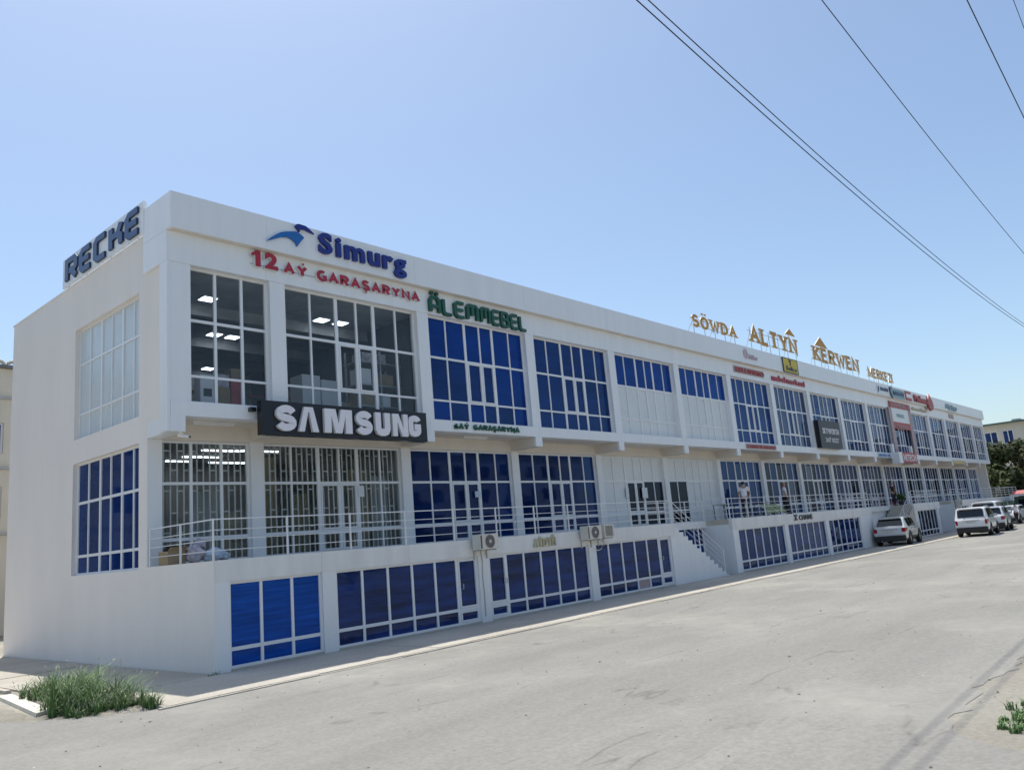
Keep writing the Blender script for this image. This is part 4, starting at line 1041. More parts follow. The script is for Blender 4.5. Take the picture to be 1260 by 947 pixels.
# lit ceiling lamps in the rooms
uml = MB()
def panel_lamp(x, y, z, w, label):
    e = empty('ceiling_light', (x, y, z), label, 'light', 'lit ceiling lamps inside the shops')
    MB().box(x - w / 2 - .03, x + w / 2 + .03, y - w / 2 - .03, y + w / 2 + .03, z - .03, z).build('housing', M['frame'], e)
    for q in range(4):
        yy = y - w / 2 + w * (q + .5) / 4; MB().box(x - w / 2, x + w / 2, yy - w * .085, yy + w * .085, z - .045, z - .031).build('tube', M['lamp'], e)
LAB = ['highest lit square ceiling lamp in the narrow upper corner window', 'left lit square lamp of the upper pair in the narrow corner window', 'right lit square lamp of the upper pair in the narrow corner window',
       'left lit square lamp of the lower pair in the narrow corner window', 'right lit square lamp of the lower pair in the narrow corner window', 'lowest lit square ceiling lamp in the narrow upper corner window',
       'left lit square lamp of the upper pair in the wide clear window', 'right lit square lamp of the upper pair in the wide clear window', 'left lit square lamp of the lower pair in the wide clear window', 'right lit square lamp of the lower pair in the wide clear window']
for i, (a, b) in enumerate([(1.97, 3.8), (3.83, 6.94), (4.45, 6.95), (3.75, 8.47), (4.4, 8.5), (5.86, 11.2), (5.72, 3.92), (6.42, 3.91), (5.72, 5.31), (6.37, 5.25)]):
    panel_lamp(a + .1, b + .1, 9.26, .37, LAB[i])
def tube_lamp(x, y, z, l, label):
    e = empty('ceiling_light', (x, y, z), label, 'light', 'lit ceiling lamps inside the shops')
    MB().box(x - l / 2, x + l / 2, y - .06, y + .06, z - .04, z).build('housing', M['frame'], e)
    MB().box(x - l / 2 + .02, x + l / 2 - .02, y - .04, y + .04, z - .07, z - .041).build('tube', M['lamp'], e)
for (a, b), l_ in zip([(2.3, 6.55), (2.75, 5.6), (2.64, 4.3), (4.1, 6.71), (3.7, 4.2), (1.2, 7.2)],
                       ['lowest lit tube lamp in the narrow barred corner window', 'middle lit tube lamp in the narrow barred corner window', 'highest lit tube lamp in the narrow barred corner window',
                        'lower lit tube lamp at the left of the wide barred window', 'upper lit tube lamp at the left of the wide barred window', 'lit tube lamp at the left edge of the barred corner window']):
    tube_lamp(a, b, 5.2, 1.2, l_)

# shop goods near the windows
def goods(label, x, y, z, boxes, cat='goods', name='stacked_goods'):
    e = empty(name, (x, y, z), label, cat)
    for (nm, m, a) in boxes: MB().box(x + a[0], x + a[1], y + a[2], y + a[3], z + a[4], z + a[5]).build(nm, m, e)
goods('stack of boxed goods behind the lower panes of the upper corner window', 1.5, 2.6, 5.89, [('carton', M['cardboard'], (0, .45, 0, .5, 0, .62)), ('carton', M['bagcloth'], (.02, .43, .02, .48, .622, .95)), ('carton', M['red_dull'], (.5, .9, .05, .5, 0, .9)), ('carton', M['cardboard'], (.52, .88, .07, .48, .902, 1.15))])
goods('white appliance carton behind the middle pane of the upper corner window', 1.05, 2.4, 5.89, [('carton', M['white'], (0, .38, 0, .3, 0, .85)), ('label_sheet', M['signgrey'], (.08, .3, -.004, -.001, .3, .5))])
e = empty('display_shelf', (5.5, 7.2, 5.9), 'dark display shelves with red edge strips inside the upper shop', 'shelf')
for zz in (6.6, 7.2, 7.8):
    MB().box(2.2, 7.9, 9.0, 9.4, zz, zz + .05).build('shelf', M['dark2'], e); MB().box(2.2, 7.9, 8.985, 8.999, zz, zz + .05).build('edge_strip', M['red_dull'], e)
for xx in (2.2, 5.0, 7.85): MB().box(xx, xx + .05, 9.0, 9.4, 5.9, 8.2).build('upright', M['dark2'], e)
e = empty('red_lamp', (3.6, 2.9, 6.9), 'red shaded stand lamp behind the left pane of the second upper window', 'lamp')
MB().tube([(3.62, 2.9, 5.89), (3.62, 2.9, 7.55)], .03, 8).build('stand', M['white_side'], e); MB().tube([(3.62, 2.9, 7.5), (3.62, 2.9, 7.75)], .2, 10, 0, .1).build('lamp_shade', M['red'], e)
e = empty('bench', (5.5, 2.6, 5.89), 'low tan sofa behind the bottom panes of the second upper window', 'sofa')
MB().box(5.0, 7.3, 2.6, 3.3, 5.9, 6.25).build('seat', M['curtain_tan'], e); MB().box(5.0, 7.3, 3.302, 3.5, 5.9, 6.55).build('backrest', M['curtain_tan'], e)
e = empty('storage_rack', (7.0, 3.2, 5.89), 'grey storage rack with cartons behind the right panes of the second upper window', 'rack')
for xx in (6.2, 7.0, 7.75):
    MB().box(xx - .025, xx + .025, 2.75, 2.8, 5.89, 8.1).build('upright', M['steel'], e); MB().box(xx - .025, xx + .025, 3.4, 3.45, 5.89, 8.1).build('upright', M['steel'], e)
for zz in (6.35, 7.0, 7.7): MB().box(6.17, 7.78, 2.72, 3.48, zz, zz + .04).build('shelf', M['steel'], e)
for xx, zz, w_, h_, m_ in ((6.25, 6.39, .5, .42, 'cardboard'), (6.8, 6.39, .6, .35, 'white'), (6.3, 7.04, .4, .5, 'white'), (6.85, 7.04, .7, .38, 'cardboard'), (6.4, 7.74, .9, .3, 'bagcloth')): MB().box(xx, xx + w_, 2.85, 3.35, zz, zz + h_).build('carton', M[m_], e)
goods('pair of tall white appliances behind the middle panes of the second upper window', 4.5, 3.2, 5.89, [('cabinet', M['white_side'], (0, .6, 0, .6, 0, 1.35)), ('cabinet', M['white_side'], (.65, 1.25, 0, .6, 0, 1.25))])
# notices stuck to panes
for (x, y, z, w, h, m, lab) in [(6.15, 3.04, 3.72, .22, .32, 'paper', 'white paper notice on a barred pane right of the glass door'), (10.98, 3.03, 3.62, .26, .2, 'bagblue', 'pale blue notice on the glass door under the green lettering'),
                                 (21.25, 3.03, 3.4, .42, .45, 'paper', 'large white notice on the glazing of the white panelled bay'), (20.0, 3.03, 3.45, .22, .4, 'paper', 'narrow white notice on the door of the white panelled bay')]:
    tag(MB().box(x, x + w, y - .006, y, z, z + h).build('paper_notice', M[m]), lab, 'notice')

# things on the terrace
def blob(name, m, c, r, seed, parent=None, k=3):
    b = bmesh.new(); bmesh.ops.create_icosphere(b, subdivisions=k, radius=1)
    rr = random.Random(seed); ph = [rr.uniform(0, 6) for _ in range(6)]
    for v in b.verts:
        n = 1 + .16 * math.sin(3 * v.co.x + ph[0]) * math.sin(4 * v.co.y + ph[1]) + .12 * math.sin(6 * v.co.z + ph[2] + 3 * v.co.x)
        v.co = Vector((v.co.x * r[0] * n, v.co.y * r[1] * n, max(-r[2] * .95, v.co.z * r[2] * n)))
    me = bpy.data.meshes.new(name); b.to_mesh(me); b.free(); me.materials.append(m)
    for p in me.polygons: p.use_smooth = True
    o = bpy.data.objects.new(name, me); COL.objects.link(o)
    o.location = Vector(c) - (world_loc(parent) if parent else Vector((0, 0, 0)))
    if parent: o.parent = parent
    return o
e = empty('cardboard_box', (.3, 2.35, 2.215), 'open brown cardboard box in the terrace corner', 'box')
MB().box(.09, .5, 2.1, 2.55, 2.216, 2.52).build('carton', M['cardboard'], e)
fl = MB(); fl.quad((.09, 2.1, 2.52), (.5, 2.1, 2.52), (.5, 2.0, 2.6), (.09, 2.0, 2.6)); fl.quad((.5, 2.1, 2.52), (.5, 2.55, 2.52), (.62, 2.55, 2.58), (.62, 2.1, 2.58)); fl.quad((.09, 2.0, 2.604), (.5, 2.0, 2.604), (.5, 2.1, 2.524), (.09, 2.1, 2.524)); fl.build('flap', M['cardboard'], e)
tag(blob('bag', M['blackcloth'], (.3, 2.35, 2.56), (.17, .2, .1), 1), 'black cloth bundle lying on the brown cardboard box', 'bundle')
tag(blob('bag', M['bagcloth'], (.72, 2.1, 2.42), (.2, .26, .21), 2), 'printed pinkish bag slumped beside the cardboard box', 'bag')
tag(blob('bag', M['bagblue'], (1.05, 1.9, 2.36), (.22, .24, .15), 3), 'pale blue bag on the terrace floor right of the printed bag', 'bag')
tag(blob('bag', M['bagcloth'], (.95, 2.35, 2.62), (.14, .16, .14), 4), 'small pinkish bag on top of the heap by the barred window', 'bag')
tag(blob('bag', M['bagblue'], (1.35, 2.0, 2.33), (.16, .18, .12), 5), 'rightmost pale blue bag of the terrace heap', 'bag')
for i, (a, b) in enumerate(((28.0, 'striped lime deck chair against the terrace rail, left one'), (28.95, 'striped lime deck chair against the terrace rail, right one'))):
    e = empty('deck_chair', (a, .5, ZT), b, 'chair', 'striped deck chairs')
    for q in range(7):
        m = M['lime'] if q % 2 == 0 else M['cartrim']
        x0 = a - .42 + q * .12; MB().prism([(x0, .25, ZT + .12), (x0 + .117, .25, ZT + .12), (x0 + .117, .75, ZT + .55), (x0, .75, ZT + .55)], (0, .015, -.015)).build('stripe', m, e)
    for sx in (-.44, .44): MB().tube([(a + sx, .2, ZT + .02), (a + sx, .8, ZT + .58)], .018).tube([(a + sx, .8, ZT + .02), (a + sx, .35, ZT + .4)], .018).build('leg', M['steel'], e)
for i, (a, lab) in enumerate(((26.9, 'dark bench table behind the terrace rail by the person in white'), (31.2, 'dark bench table behind the terrace rail by the auburn haired person'))):
    e = empty('table', (a, 1.6, ZT), lab, 'table', 'dark tables on the terrace')
    MB().box(a - .6, a + .6, 1.9, 2.5, ZT + .68, ZT + .72).build('top', M['signgrey'], e)
    for sx in (-.55, .55):
        for sy in (1.95, 2.45): MB().tube([(a + sx, sy, ZT), (a + sx, sy, ZT + .68)], .02).build('leg', M['cartrim'], e)
# potted plant by the far stairs
e = empty('potted_plant', (53.2, 1.9, ZT), 'green potted plant beside the dark figure on the far terrace', 'plant')
MB().tube([(53.2, 1.9, ZT), (53.2, 1.9, ZT + .3)], .16, 10, 0, .22).build('pot', M['signgrey'], e)
lf = MB(); rr = random.Random(5)
for i in range(160):
    a = rr.uniform(0, 6.28); l = rr.uniform(.25, .6); el = rr.uniform(.2, 1.4); c = Vector((53.2, 1.9, ZT + .3)); d = Vector((math.cos(a) * math.cos(el), math.sin(a) * math.cos(el), math.sin(el)))
    sd_ = d.cross(Vector((0, 0, 1))).normalized() * .05; lf.quad(c + d * l * .5 - sd_ * .4, c + d * l * .5 + sd_ * .4, c + d * l + sd_, c + d * l - sd_)
lf.build('leaves', M['blade'], e, fix=False)

# ------------------------------------------------------------------ people
def skin_mesh(name, joints, edges, root, m, levels=2):
    me = bpy.data.meshes.new(name); me.from_pydata([j[0] for j in joints], edges, [])
    o = bpy.data.objects.new(name, me); COL.objects.link(o)
    sk = o.modifiers.new('skin', 'SKIN'); sk.use_smooth_shade = True
    for i, j in enumerate(joints):
        r = j[1]; d = me.skin_vertices[0].data[i]
        d.radius = (r, r) if not isinstance(r, tuple) else r
        d.use_root = (i == root)
    sb = o.modifiers.new('sub', 'SUBSURF'); sb.levels = levels; sb.render_levels = levels
    bpy.context.view_layer.update()
    nm = bpy.data.meshes.new_from_object(o.evaluated_get(bpy.context.evaluated_depsgraph_get()))
    nm.materials.clear(); nm.materials.append(m)
    for p in nm.polygons: p.use_smooth = True
    bpy.data.objects.remove(o); bpy.data.meshes.remove(me)
    nm.name = name
    return nm
def person(loc, rz, label, height=1.68, hair='hairdark', shirt='shirt', lower='trouser', pose='stand', long_hair=False, skirt=False, sleeve='short'):
    k = height / 1.7
    root = empty('person', loc, label, 'person'); root.rotation_euler.z = rz
    # facing +y in local space
    elbL, hanL = ((-.26, .02, 1.12), (-.25, .12, .87))
    elbR, hanR = ((.26, .02, 1.12), (.25, .12, .87))
    footL, kneeL = (-.10, 0, .07), (-.10, .03, .49); footR, kneeR = (.11, .05, .07), (.10, .06, .49)
    if pose == 'lean':
        elbR, hanR = (.27, .12, 1.12), (.20, .36, 1.0); footR, kneeR = (.12, -.16, .07), (.12, -.03, .49)
    if pose == 'walk':
        footR, kneeR = (.10, .26, .07), (.10, .20, .50); footL, kneeL = (-.10, -.26, .09), (-.10, -.05, .49)
        elbR, hanR = (.25, -.10, 1.12), (.25, -.02, .88); elbL, hanL = (-.25, .08, 1.12), (-.24, .25, .92)
    J = [((0, 0, .93), (.155, .11)), ((0, 0, 1.08), (.135, .10)), ((0, -.005, 1.28), (.155, .11)), ((0, -.005, 1.40), (.12, .09)), ((0, .005, 1.47), .055), ((0, .015, 1.53), (.062, .07)),
         ((0, .02, 1.60), (.078, .094)), ((0, .015, 1.67), (.06, .07)),
         ((-.17, 0, 1.38), .055), (elbL, .042), (hanL, .03), ((.17, 0, 1.38), .055), (elbR, .042), (hanR, .03),
         ((-.095, 0, .84), .088), (kneeL, .058), (footL, .042), ((.095, 0, .84), .088), (kneeR, .058), (footR, .042),
         ((footL[0], footL[1] + .14, .035), .032), ((footR[0], footR[1] + .14, .035), .032)]
    E_ = [(0, 1), (1, 2), (2, 3), (3, 4), (4, 5), (5, 6), (6, 7), (3, 8), (8, 9), (9, 10), (3, 11), (11, 12), (12, 13), (0, 14), (14, 15), (15, 16), (0, 17), (17, 18), (18, 19), (16, 20), (19, 21)]
    for hb, hand, elb in ((10, hanL, elbL), (13, hanR, elbR)):
        d = (Vector(hand) - Vector(elb)).normalized(); side = d.cross(Vector((0, 1, 0.3))).normalized()
        pal = Vector(hand) + d * .07; J.append((tuple(pal), (.034, .016))); pi = len(J) - 1; E_.append((hb, pi))
    def sc(js): return [((p[0] * k, p[1] * k, p[2] * k), tuple(q * k for q in r) if isinstance(r, tuple) else r * k) for p, r in js]
    body = inst('body', skin_mesh('body', sc(J), E_, 0, M['skin']), world_loc(root), root)
    # fingers: five short tapered pieces on each hand
    fg = MB()
    for hand, elb, sg in ((hanL, elbL, -1), (hanR, elbR, 1)):
        d = (Vector(hand) - Vector(elb)).normalized(); side = Vector((0, 1, 0)) - d * d.y; side.normalize(); pal = Vector(hand) + d * .09; nrm = d.cross(side)
        for q, (off, ln) in enumerate(((-.024, .06), (-.008, .07), (.008, .067), (.024, .052))):
            a = pal + side * off; fg.tube([a * k, (a + d * ln * .55 + nrm * .004) * k, (a + d * ln * .9 + nrm * -.012) * k], .0085 * k, 6, 0, .006 * k)
        a = pal - d * .04 + side * .03; fg.tube([a * k, (a + side * .025 + d * .03) * k, (a + side * .03 + d * .055) * k], .0095 * k, 6, 0, .007 * k)
    fgo = inst('fingers', fg.mesh('fingers', M['skin'], smooth=True), world_loc(root), root)
    g = .016
    sj = [((0, 0, .90), (.17, .125)), ((0, 0, 1.08), (.152, .118)), ((0, -.005, 1.28), (.172, .127)), ((0, -.005, 1.41), (.12, .095)), ((-.17, 0, 1.385), .07), (tuple((Vector((-.17, 0, 1.38)) * .35 + Vector(elbL) * .65)), .06), ((.17, 0, 1.385), .07), (tuple((Vector((.17, 0, 1.38)) * .35 + Vector(elbR) * .65)), .06)]
    inst('shirt', skin_mesh('shirt', sc(sj), [(0, 1), (1, 2), (2, 3), (3, 4), (4, 5), (3, 6), (6, 7)], 0, M[shirt]), world_loc(root), root)
    if skirt:
        sk = MB(); n = 16; rings = [(.98, .15, .11), (.85, .2, .15), (.62, .215, .17), (.42, .23, .2)]
        for (z, rx, ry) in rings:
            for q in range(n): t = 2 * math.pi * q / n; sk.v.append((rx * math.cos(t) * k * (1 + .04 * math.sin(5 * t)), ry * math.sin(t) * k, z * k))
        for r_ in range(len(rings) - 1):
            for q in range(n): sk.f.append((r_ * n + q, r_ * n + (q + 1) % n, (r_ + 1) * n + (q + 1) % n, (r_ + 1) * n + q)); sk.m.append(0)
        inst('skirt', sk.mesh('skirt', M[lower], smooth=True), world_loc(root), root)
        tj = [((-.095, 0, .6), .08), (kneeL, .066), ((footL[0], footL[1], .11), .055), ((.095, 0, .6), .08), (kneeR, .066), ((footR[0], footR[1], .11), .055)]
    tj = [((0, 0, .94), (.165, .12)), ((-.095, 0, .83), .1), (kneeL, .072), ((footL[0], footL[1], .10), .058), ((.095, 0, .83), .1), (kneeR, .072), ((footR[0], footR[1], .10), .058)]
    inst('trousers', skin_mesh('trousers', sc(tj), [(0, 1), (1, 2), (2, 3), (0, 4), (4, 5), (5, 6)], 0, M[lower]), world_loc(root), root)
    hj = [((0, -.012, 1.68), (.092, .10)), ((0, -.035, 1.61), (.096, .08)), ((0, -.05, 1.53), (.075, .055))]
    if long_hair: hj += [((0, -.09, 1.42), (.075, .035)), ((0, -.10, 1.28), (.055, .025))]
    inst('hair', skin_mesh('hair', sc(hj), [(i, i + 1) for i in range(len(hj) - 1)], 0, M[hair]), world_loc(root), root)
    fc = MB(); fc.tube([(0, .105 * k, 1.60 * k), (0, .128 * k, 1.578 * k)], .011 * k, 6, 0, .014 * k); inst('nose', fc.mesh('nose', M['skin']), world_loc(root), root)
    ey = MB(); ey.box(-.042 * k, -.022 * k, .098 * k, .108 * k, 1.605 * k, 1.617 * k); ey.box(.022 * k, .042 * k, .098 * k, .108 * k, 1.605 * k, 1.617 * k); inst('eyes', ey.mesh('eyes', M['hairdark']), world_loc(root), root)
    mo = MB(); mo.box(-.024 * k, .024 * k, .096 * k, .104 * k, 1.545 * k, 1.553 * k); inst('mouth', mo.mesh('mouth', M['red_dull']), world_loc(root), root)
    ea = MB(); ea.tube([(-.078 * k, .01 * k, 1.57 * k), (-.086 * k, .005 * k, 1.615 * k)], .014 * k, 6); ea.tube([(.078 * k, .01 * k, 1.57 * k), (.086 * k, .005 * k, 1.615 * k)], .014 * k, 6); inst('ears', ea.mesh('ears', M['skin']), world_loc(root), root)
    for f in (footL, footR):
        sh = MB(); x, y = f[0], f[1]
        sh.prism([((x - .045) * k, (y - .07) * k, 0.0), ((x + .045) * k, (y - .07) * k, 0), ((x + .052) * k, (y + .10) * k, 0), ((x + .03) * k, (y + .20) * k, 0), ((x - .03) * k, (y + .20) * k, 0), ((x - .052) * k, (y + .10) * k, 0)], (0, 0, .075 * k))
        inst('shoe', sh.mesh('shoe', M['cartrim']), world_loc(root), root)
    return root
person((26.55, .95, ZT), rad(-62), 'dark haired person in a white T-shirt and dark trousers leaning on the terrace', 1.66, pose='lean')
person((32.4, 1.5, ZT), rad(200), 'person with long auburn hair, pale top and black skirt standing on the terrace', 1.66, hair='hairred', lower='blackcloth', long_hair=True, skirt=True)
person((51.3, 1.8, ZT), rad(160), 'person in dark clothes standing beside the potted plant on the far terrace', 1.62, shirt='blackcloth')
person((66, -2.75, -.034), rad(-60), 'person in a white shirt and dark trousers walking on the street beyond the white cars', 1.7, pose='walk')

# ------------------------------------------------------------------ cars
def suv(loc, rz, label, paint, L=4.75, Wd=1.88, H=1.72, boxy=0.0, group=None, rails=True, name='parked_car', tail_low=False, front=False):
    root = empty(name, loc, label, 'car', group)
    hw = Wd / 2; belt = .96 + .06 * boxy; bot = .30
    hr = belt + .04; rf = .74 + .1 * boxy
    # stations: x, bottom, belt, roof, half width body, half width roof
    st = [(0.00, .42, belt - .10, belt - .06, hw * .90, hw * .82),
          (0.06, .36, belt, belt + .03, hw * .96, hw * .84),
          (0.10 + .10 * (1 - boxy), .33, belt + .02, belt + .10, hw * .985, hw * .85),
          (0.32 + .22 * (1 - boxy), bot, belt + .02, H - .07, hw, hw * rf),
          (0.62 + .2 * (1 - boxy), bot, belt + .01, H - .01, hw, hw * rf * 1.02),
          (1.55, bot, belt, H, hw, hw * rf * 1.03),
          (2.45, bot, belt - .01, H - .01, hw, hw * rf * 1.02),
          (2.85 + .1 * boxy, bot, belt - .02, H - .07, hw, hw * rf),
          (3.50, bot, belt - .03, belt + .10, hw * .99, hw * .84),
          (4.05, bot, belt - .06, belt + .045, hw * .98, hw * .84),
          (L - .25, bot + .02, belt - .16, belt - .05, hw * .93, hw * .78),
          (L - .05, .36, belt - .30, belt - .22, hw * .84, hw * .70),
          (L, .42, belt - .38, belt - .34, hw * .76, hw * .62)]
    def ring(s):
        x, zb, zl, zr, w, wr = s
        half = [(0, zb), (w * .86, zb), (w * .97, zb + .10), (w, zb + (zl - zb) * .55), (w * .975, zl), (wr + (w * .975 - wr) * .08, zr - .05), (wr * .86, zr), (0, zr + .015)]
        return [Vector((x, a, b)) for a, b in half]
    rings = [ring(s) for s in st]
    def Pt(x, t, off=0.0, side=1):
        for i in range(len(st) - 1):
            if st[i][0] <= x <= st[i + 1][0] + 1e-6:
                f = (x - st[i][0]) / (st[i + 1][0] - st[i][0]); break
        a = int(min(6, math.floor(t))); q = t - a
        def g(tt):
            a_ = int(min(6, math.floor(tt))); q_ = tt - a_
            v0 = rings[i][a_].lerp(rings[i][a_ + 1], q_); v1 = rings[i + 1][a_].lerp(rings[i + 1][a_ + 1], q_); return v0.lerp(v1, f)
        v = g(t); e1 = g(min(7, t + .05)) - g(max(0, t - .05))
        fx = (rings[i + 1][a].lerp(rings[i + 1][a + 1], q) - rings[i][a].lerp(rings[i][a + 1], q))
        n = fx.cross(e1).normalized()
        if n.y < 0 and abs(n.y) > .05: n = -n
        elif abs(n.y) <= .05 and n.z < 0: n = -n
        v = v + n * off
        return Vector((v.x, v.y * side, v.z))
    b = MB(); K = 14
    for rg in rings:
        full = rg + [Vector((p.x, -p.y, p.z)) for p in rg[-2:0:-1]]
        b.v += [tuple(p) for p in full]
    for i in range(len(rings) - 1):
        for j in range(K): b.f.append((i * K + j, i * K + (j + 1) % K, (i + 1) * K + (j + 1) % K, (i + 1) * K + j)); b.m.append(0)
    b.f.append(tuple(range(K))); b.m.append(0); n0 = (len(rings) - 1) * K; b.f.append(tuple(range(n0, n0 + K))[::-1]); b.m.append(0)
    w0 = Vector(loc)
    me = b.mesh('body', M[paint], smooth=True)
    me.set_sharp_from_angle(angle=rad(38)) if hasattr(me, 'set_sharp_from_angle') else None
    inst('body', me, w0, root)
    def patch(nm, m, xs_, ts_, side, off=.008):
        p = MB()
        for i in range(len(xs_) - 1):
            for j in range(len(ts_) - 1):
                p.quad(Pt(xs_[i], ts_[j], off, side), Pt(xs_[i + 1], ts_[j], off, side), Pt(xs_[i + 1], ts_[j + 1], off, side), Pt(xs_[i], ts_[j + 1], off, side))
        inst(nm, p.mesh(nm, M[m], smooth=True), w0, root)
    xr = st[3][0]
    for sd_ in (1, -1):
        patch('side_window', 'carglass', [xr + .25, xr + .55, 1.42], [4.08, 4.5, 4.92], sd_)
        patch('side_window', 'carglass', [1.50, 2.0, 2.22], [4.08, 4.5, 4.92], sd_)
        patch('side_window', 'carglass', [2.30, 2.6, st[7][0] - .02], [4.08, 4.5, 4.92], sd_)
        patch('sill_trim', 'cartrim', [.9, 2.2, 3.5], [1.1, 1.9, 2.3], sd_, .012)
        mi_ = MB(); m0 = Pt(2.75, 4.1, 0, sd_); mi_.box(m0.x - .05, m0.x + .1, m0.y - .02 if sd_ < 0 else m0.y, m0.y + .2 if sd_ > 0 else m0.y, m0.z + .02, m0.z + .18)
        if sd_ < 0: mi_ = MB().box(m0.x - .05, m0.x + .1, m0.y - .2, m0.y, m0.z + .02, m0.z + .18)
        inst('mirror', mi_.mesh('mirror', M[paint]), w0, root)
        for hx in (1.55, 2.4):
            h0 = Pt(hx, 3.75, .015, sd_); inst('door_handle', MB().box(h0.x, h0.x + .18, h0.y - .01, h0.y + .01, h0.z - .015, h0.z + .015).mesh('door_handle', M['cartrim']), w0, root)
        # door seams
        sm = MB()
        for sx in (1.46, 2.26, 3.2):
            for t in range(6):
                sm.quad(Pt(sx - .006, 2.4 + t * .27, .004, sd_), Pt(sx + .006, 2.4 + t * .27, .004, sd_), Pt(sx + .006, 2.4 + (t + 1) * .27, .004, sd_), Pt(sx - .006, 2.4 + (t + 1) * .27, .004, sd_))
        inst('door_seam', sm.mesh('door_seam', M['cartrim']), w0, root)
        if rails:
            rl = MB(); rl.tube([Pt(x_, 5.8, .05, sd_) for x_ in (xr + .3, 1.2, 1.8, 2.5)], .018); inst('roof_rail', rl.mesh('roof_rail', M['steel']), w0, root)
        # tail lamp wraps the corner
        zt0, zt1 = (belt - .22, belt + .02) if not tail_low else (belt - .30, belt - .02)
        tl = MB(); y1 = hw * .985 * sd_; y0 = hw * (.72 if not tail_low else .80) * sd_
        tl.prism([(-.012, y0, zt0), (-.012, y1 * .93, zt0), (-.012, y1 * .93, zt1), (-.012, y0, zt1 - .03)], (.03, 0, 0))
        tl.prism([(-.0, y1 * .935, zt0), (.26, y1 * 1.012, zt0 + .08), (.26, y1 * 1.012, zt1 - .03), (-.0, y1 * .935, zt1)], (0, .012 * sd_, 0))
        inst('tail_lamp', tl.mesh('tail_lamp', M['tail']), w0, root)
        hl = MB(); hl.prism([(L - .14, hw * .56 * sd_, .62), (L - .22, hw * .86 * sd_, .64), (L - .25, hw * .88 * sd_, .76), (L - .17, hw * .56 * sd_, .74)], (.10, 0, 0)); inst('headlight', hl.mesh('headlight', M['headl']), w0, root)
    # rear glass and its spoiler
    i0, i1 = st[2], st[3]
    rg = MB()
    def rear(f, yf, off): # f along rear slope
        x_ = i0[0] + (i1[0] - i0[0]) * f; z_ = i0[3] + (i1[3] - i0[3]) * f; w_ = i0[5] + (i1[5] - i0[5]) * f
        d = Vector((i1[0] - i0[0], 0, i1[3] - i0[3])).normalized(); n = Vector((-d.z, 0, d.x)); return Vector((x_, w_ * yf, z_)) + n * off
    rg.quad(rear(.06, -.92, .014), rear(.90, -.90, .014), rear(.90, .90, .014), rear(.06, .92, .014)); inst('rear_window', rg.mesh('rear_window', M['carglass']), w0, root)
    sp = MB(); sp.box(i1[0] - .16, i1[0] + .12, -hw * .66, hw * .66, H - .085, H - .04); inst('spoiler', sp.mesh('spoiler', M[paint]), w0, root)
    wsx0, wsx1 = st[8], st[7]
    ws = MB()
    def wnd(f, yf, off):
        x_ = wsx0[0] + (wsx1[0] - wsx0[0]) * f; z_ = wsx0[3] + (wsx1[3] - wsx0[3]) * f; w_ = wsx0[5] + (wsx1[5] - wsx0[5]) * f
        d = Vector((wsx1[0] - wsx0[0], 0, wsx1[3] - wsx0[3])).normalized(); n = Vector((d.z, 0, -d.x)); return Vector((x_, w_ * yf, z_)) + n * off
    ws.quad(wnd(.06, -.93, .02), wnd(.06, .93, .02), wnd(.94, .93, .02), wnd(.94, -.93, .02)); inst('windscreen', ws.mesh('windscreen', M['carglass']), w0, root)
    bp = MB(); bp.box(-.07, .12, -hw * .92, hw * .92, .34, .56); bp.box(-.02, .3, -hw * .9, hw * .9, .24, .339); inst('rear_bumper', bp.mesh('rear_bumper', M['cartrim']), w0, root)
    fb = MB(); fb.box(L - .12, L + .05, -hw * .80, hw * .80, .30, .50); inst('front_bumper', fb.mesh('front_bumper', M['cartrim']), w0, root)
    gr = MB(); gr.box(L - .10, L + .012, -hw * .5, hw * .5, .52, .68); inst('grille', gr.mesh('grille', M['cartrim']), w0, root)
    inst('number_plate', MB().box(-.03, -.004, -.26, .26, belt - .20, belt - .09).mesh('number_plate', M['plate']), w0, root)
    inst('tailgate_trim', MB().box(-.028, -.003, -.45, .45, belt - .07, belt - .045).mesh('tailgate_trim', M['steel']), w0, root)
    inst('exhaust', MB().tube([(-.06, hw * .5, .27), (.2, hw * .5, .27)], .03, 8).mesh('exhaust', M['steel']), w0, root)
    ub = MB().box(.3, L - .3, -hw * .8, hw * .8, .22, .36); inst('underbody', ub.mesh('underbody', M['cartrim']), w0, root)
    r = .365
    def tyre_mesh():
        t = MB(); n = 20; prof = [(r * .62, -.11), (r * .94, -.115), (r, -.085), (r, .085), (r * .94, .115), (r * .62, .11)]
        for q in range(n):
            a = 2 * math.pi * q / n
            for (rr_, y) in prof: t.v.append((rr_ * math.cos(a), y, rr_ * math.sin(a)))
        kk = len(prof)
        for q in range(n):
            for p in range(kk): t.f.append((q * kk + p, q * kk + (p + 1) % kk, ((q + 1) % n) * kk + (p + 1) % kk, ((q + 1) % n) * kk + p)); t.m.append(0)
        return t.mesh('tyre', M['tyre'], smooth=False)
    ty = tyre_mesh()
    def rim_mesh():
        t = MB(); n = 20
        t.prism([(r * .61 * math.cos(2 * math.pi * q / n), -.07, r * .61 * math.sin(2 * math.pi * q / n)) for q in range(n)], (0, .14, 0), 1)
        for q in range(6):
            a = 2 * math.pi * q / 6; c, s_ = math.cos(a), math.sin(a)
            for yy in (-.09, .078):
                t.prism([(c * .04 - s_ * .03, yy, s_ * .04 + c * .03), (c * .04 + s_ * .03, yy, s_ * .04 - c * .03), (c * r * .6 + s_ * .045, yy, s_ * r * .6 - c * .045), (c * r * .6 - s_ * .045, yy, s_ * r * .6 + c * .045)], (0, .012, 0), 0)
        return t.mesh('rim', [M['rim'], M['cartrim']])
    rm = rim_mesh()
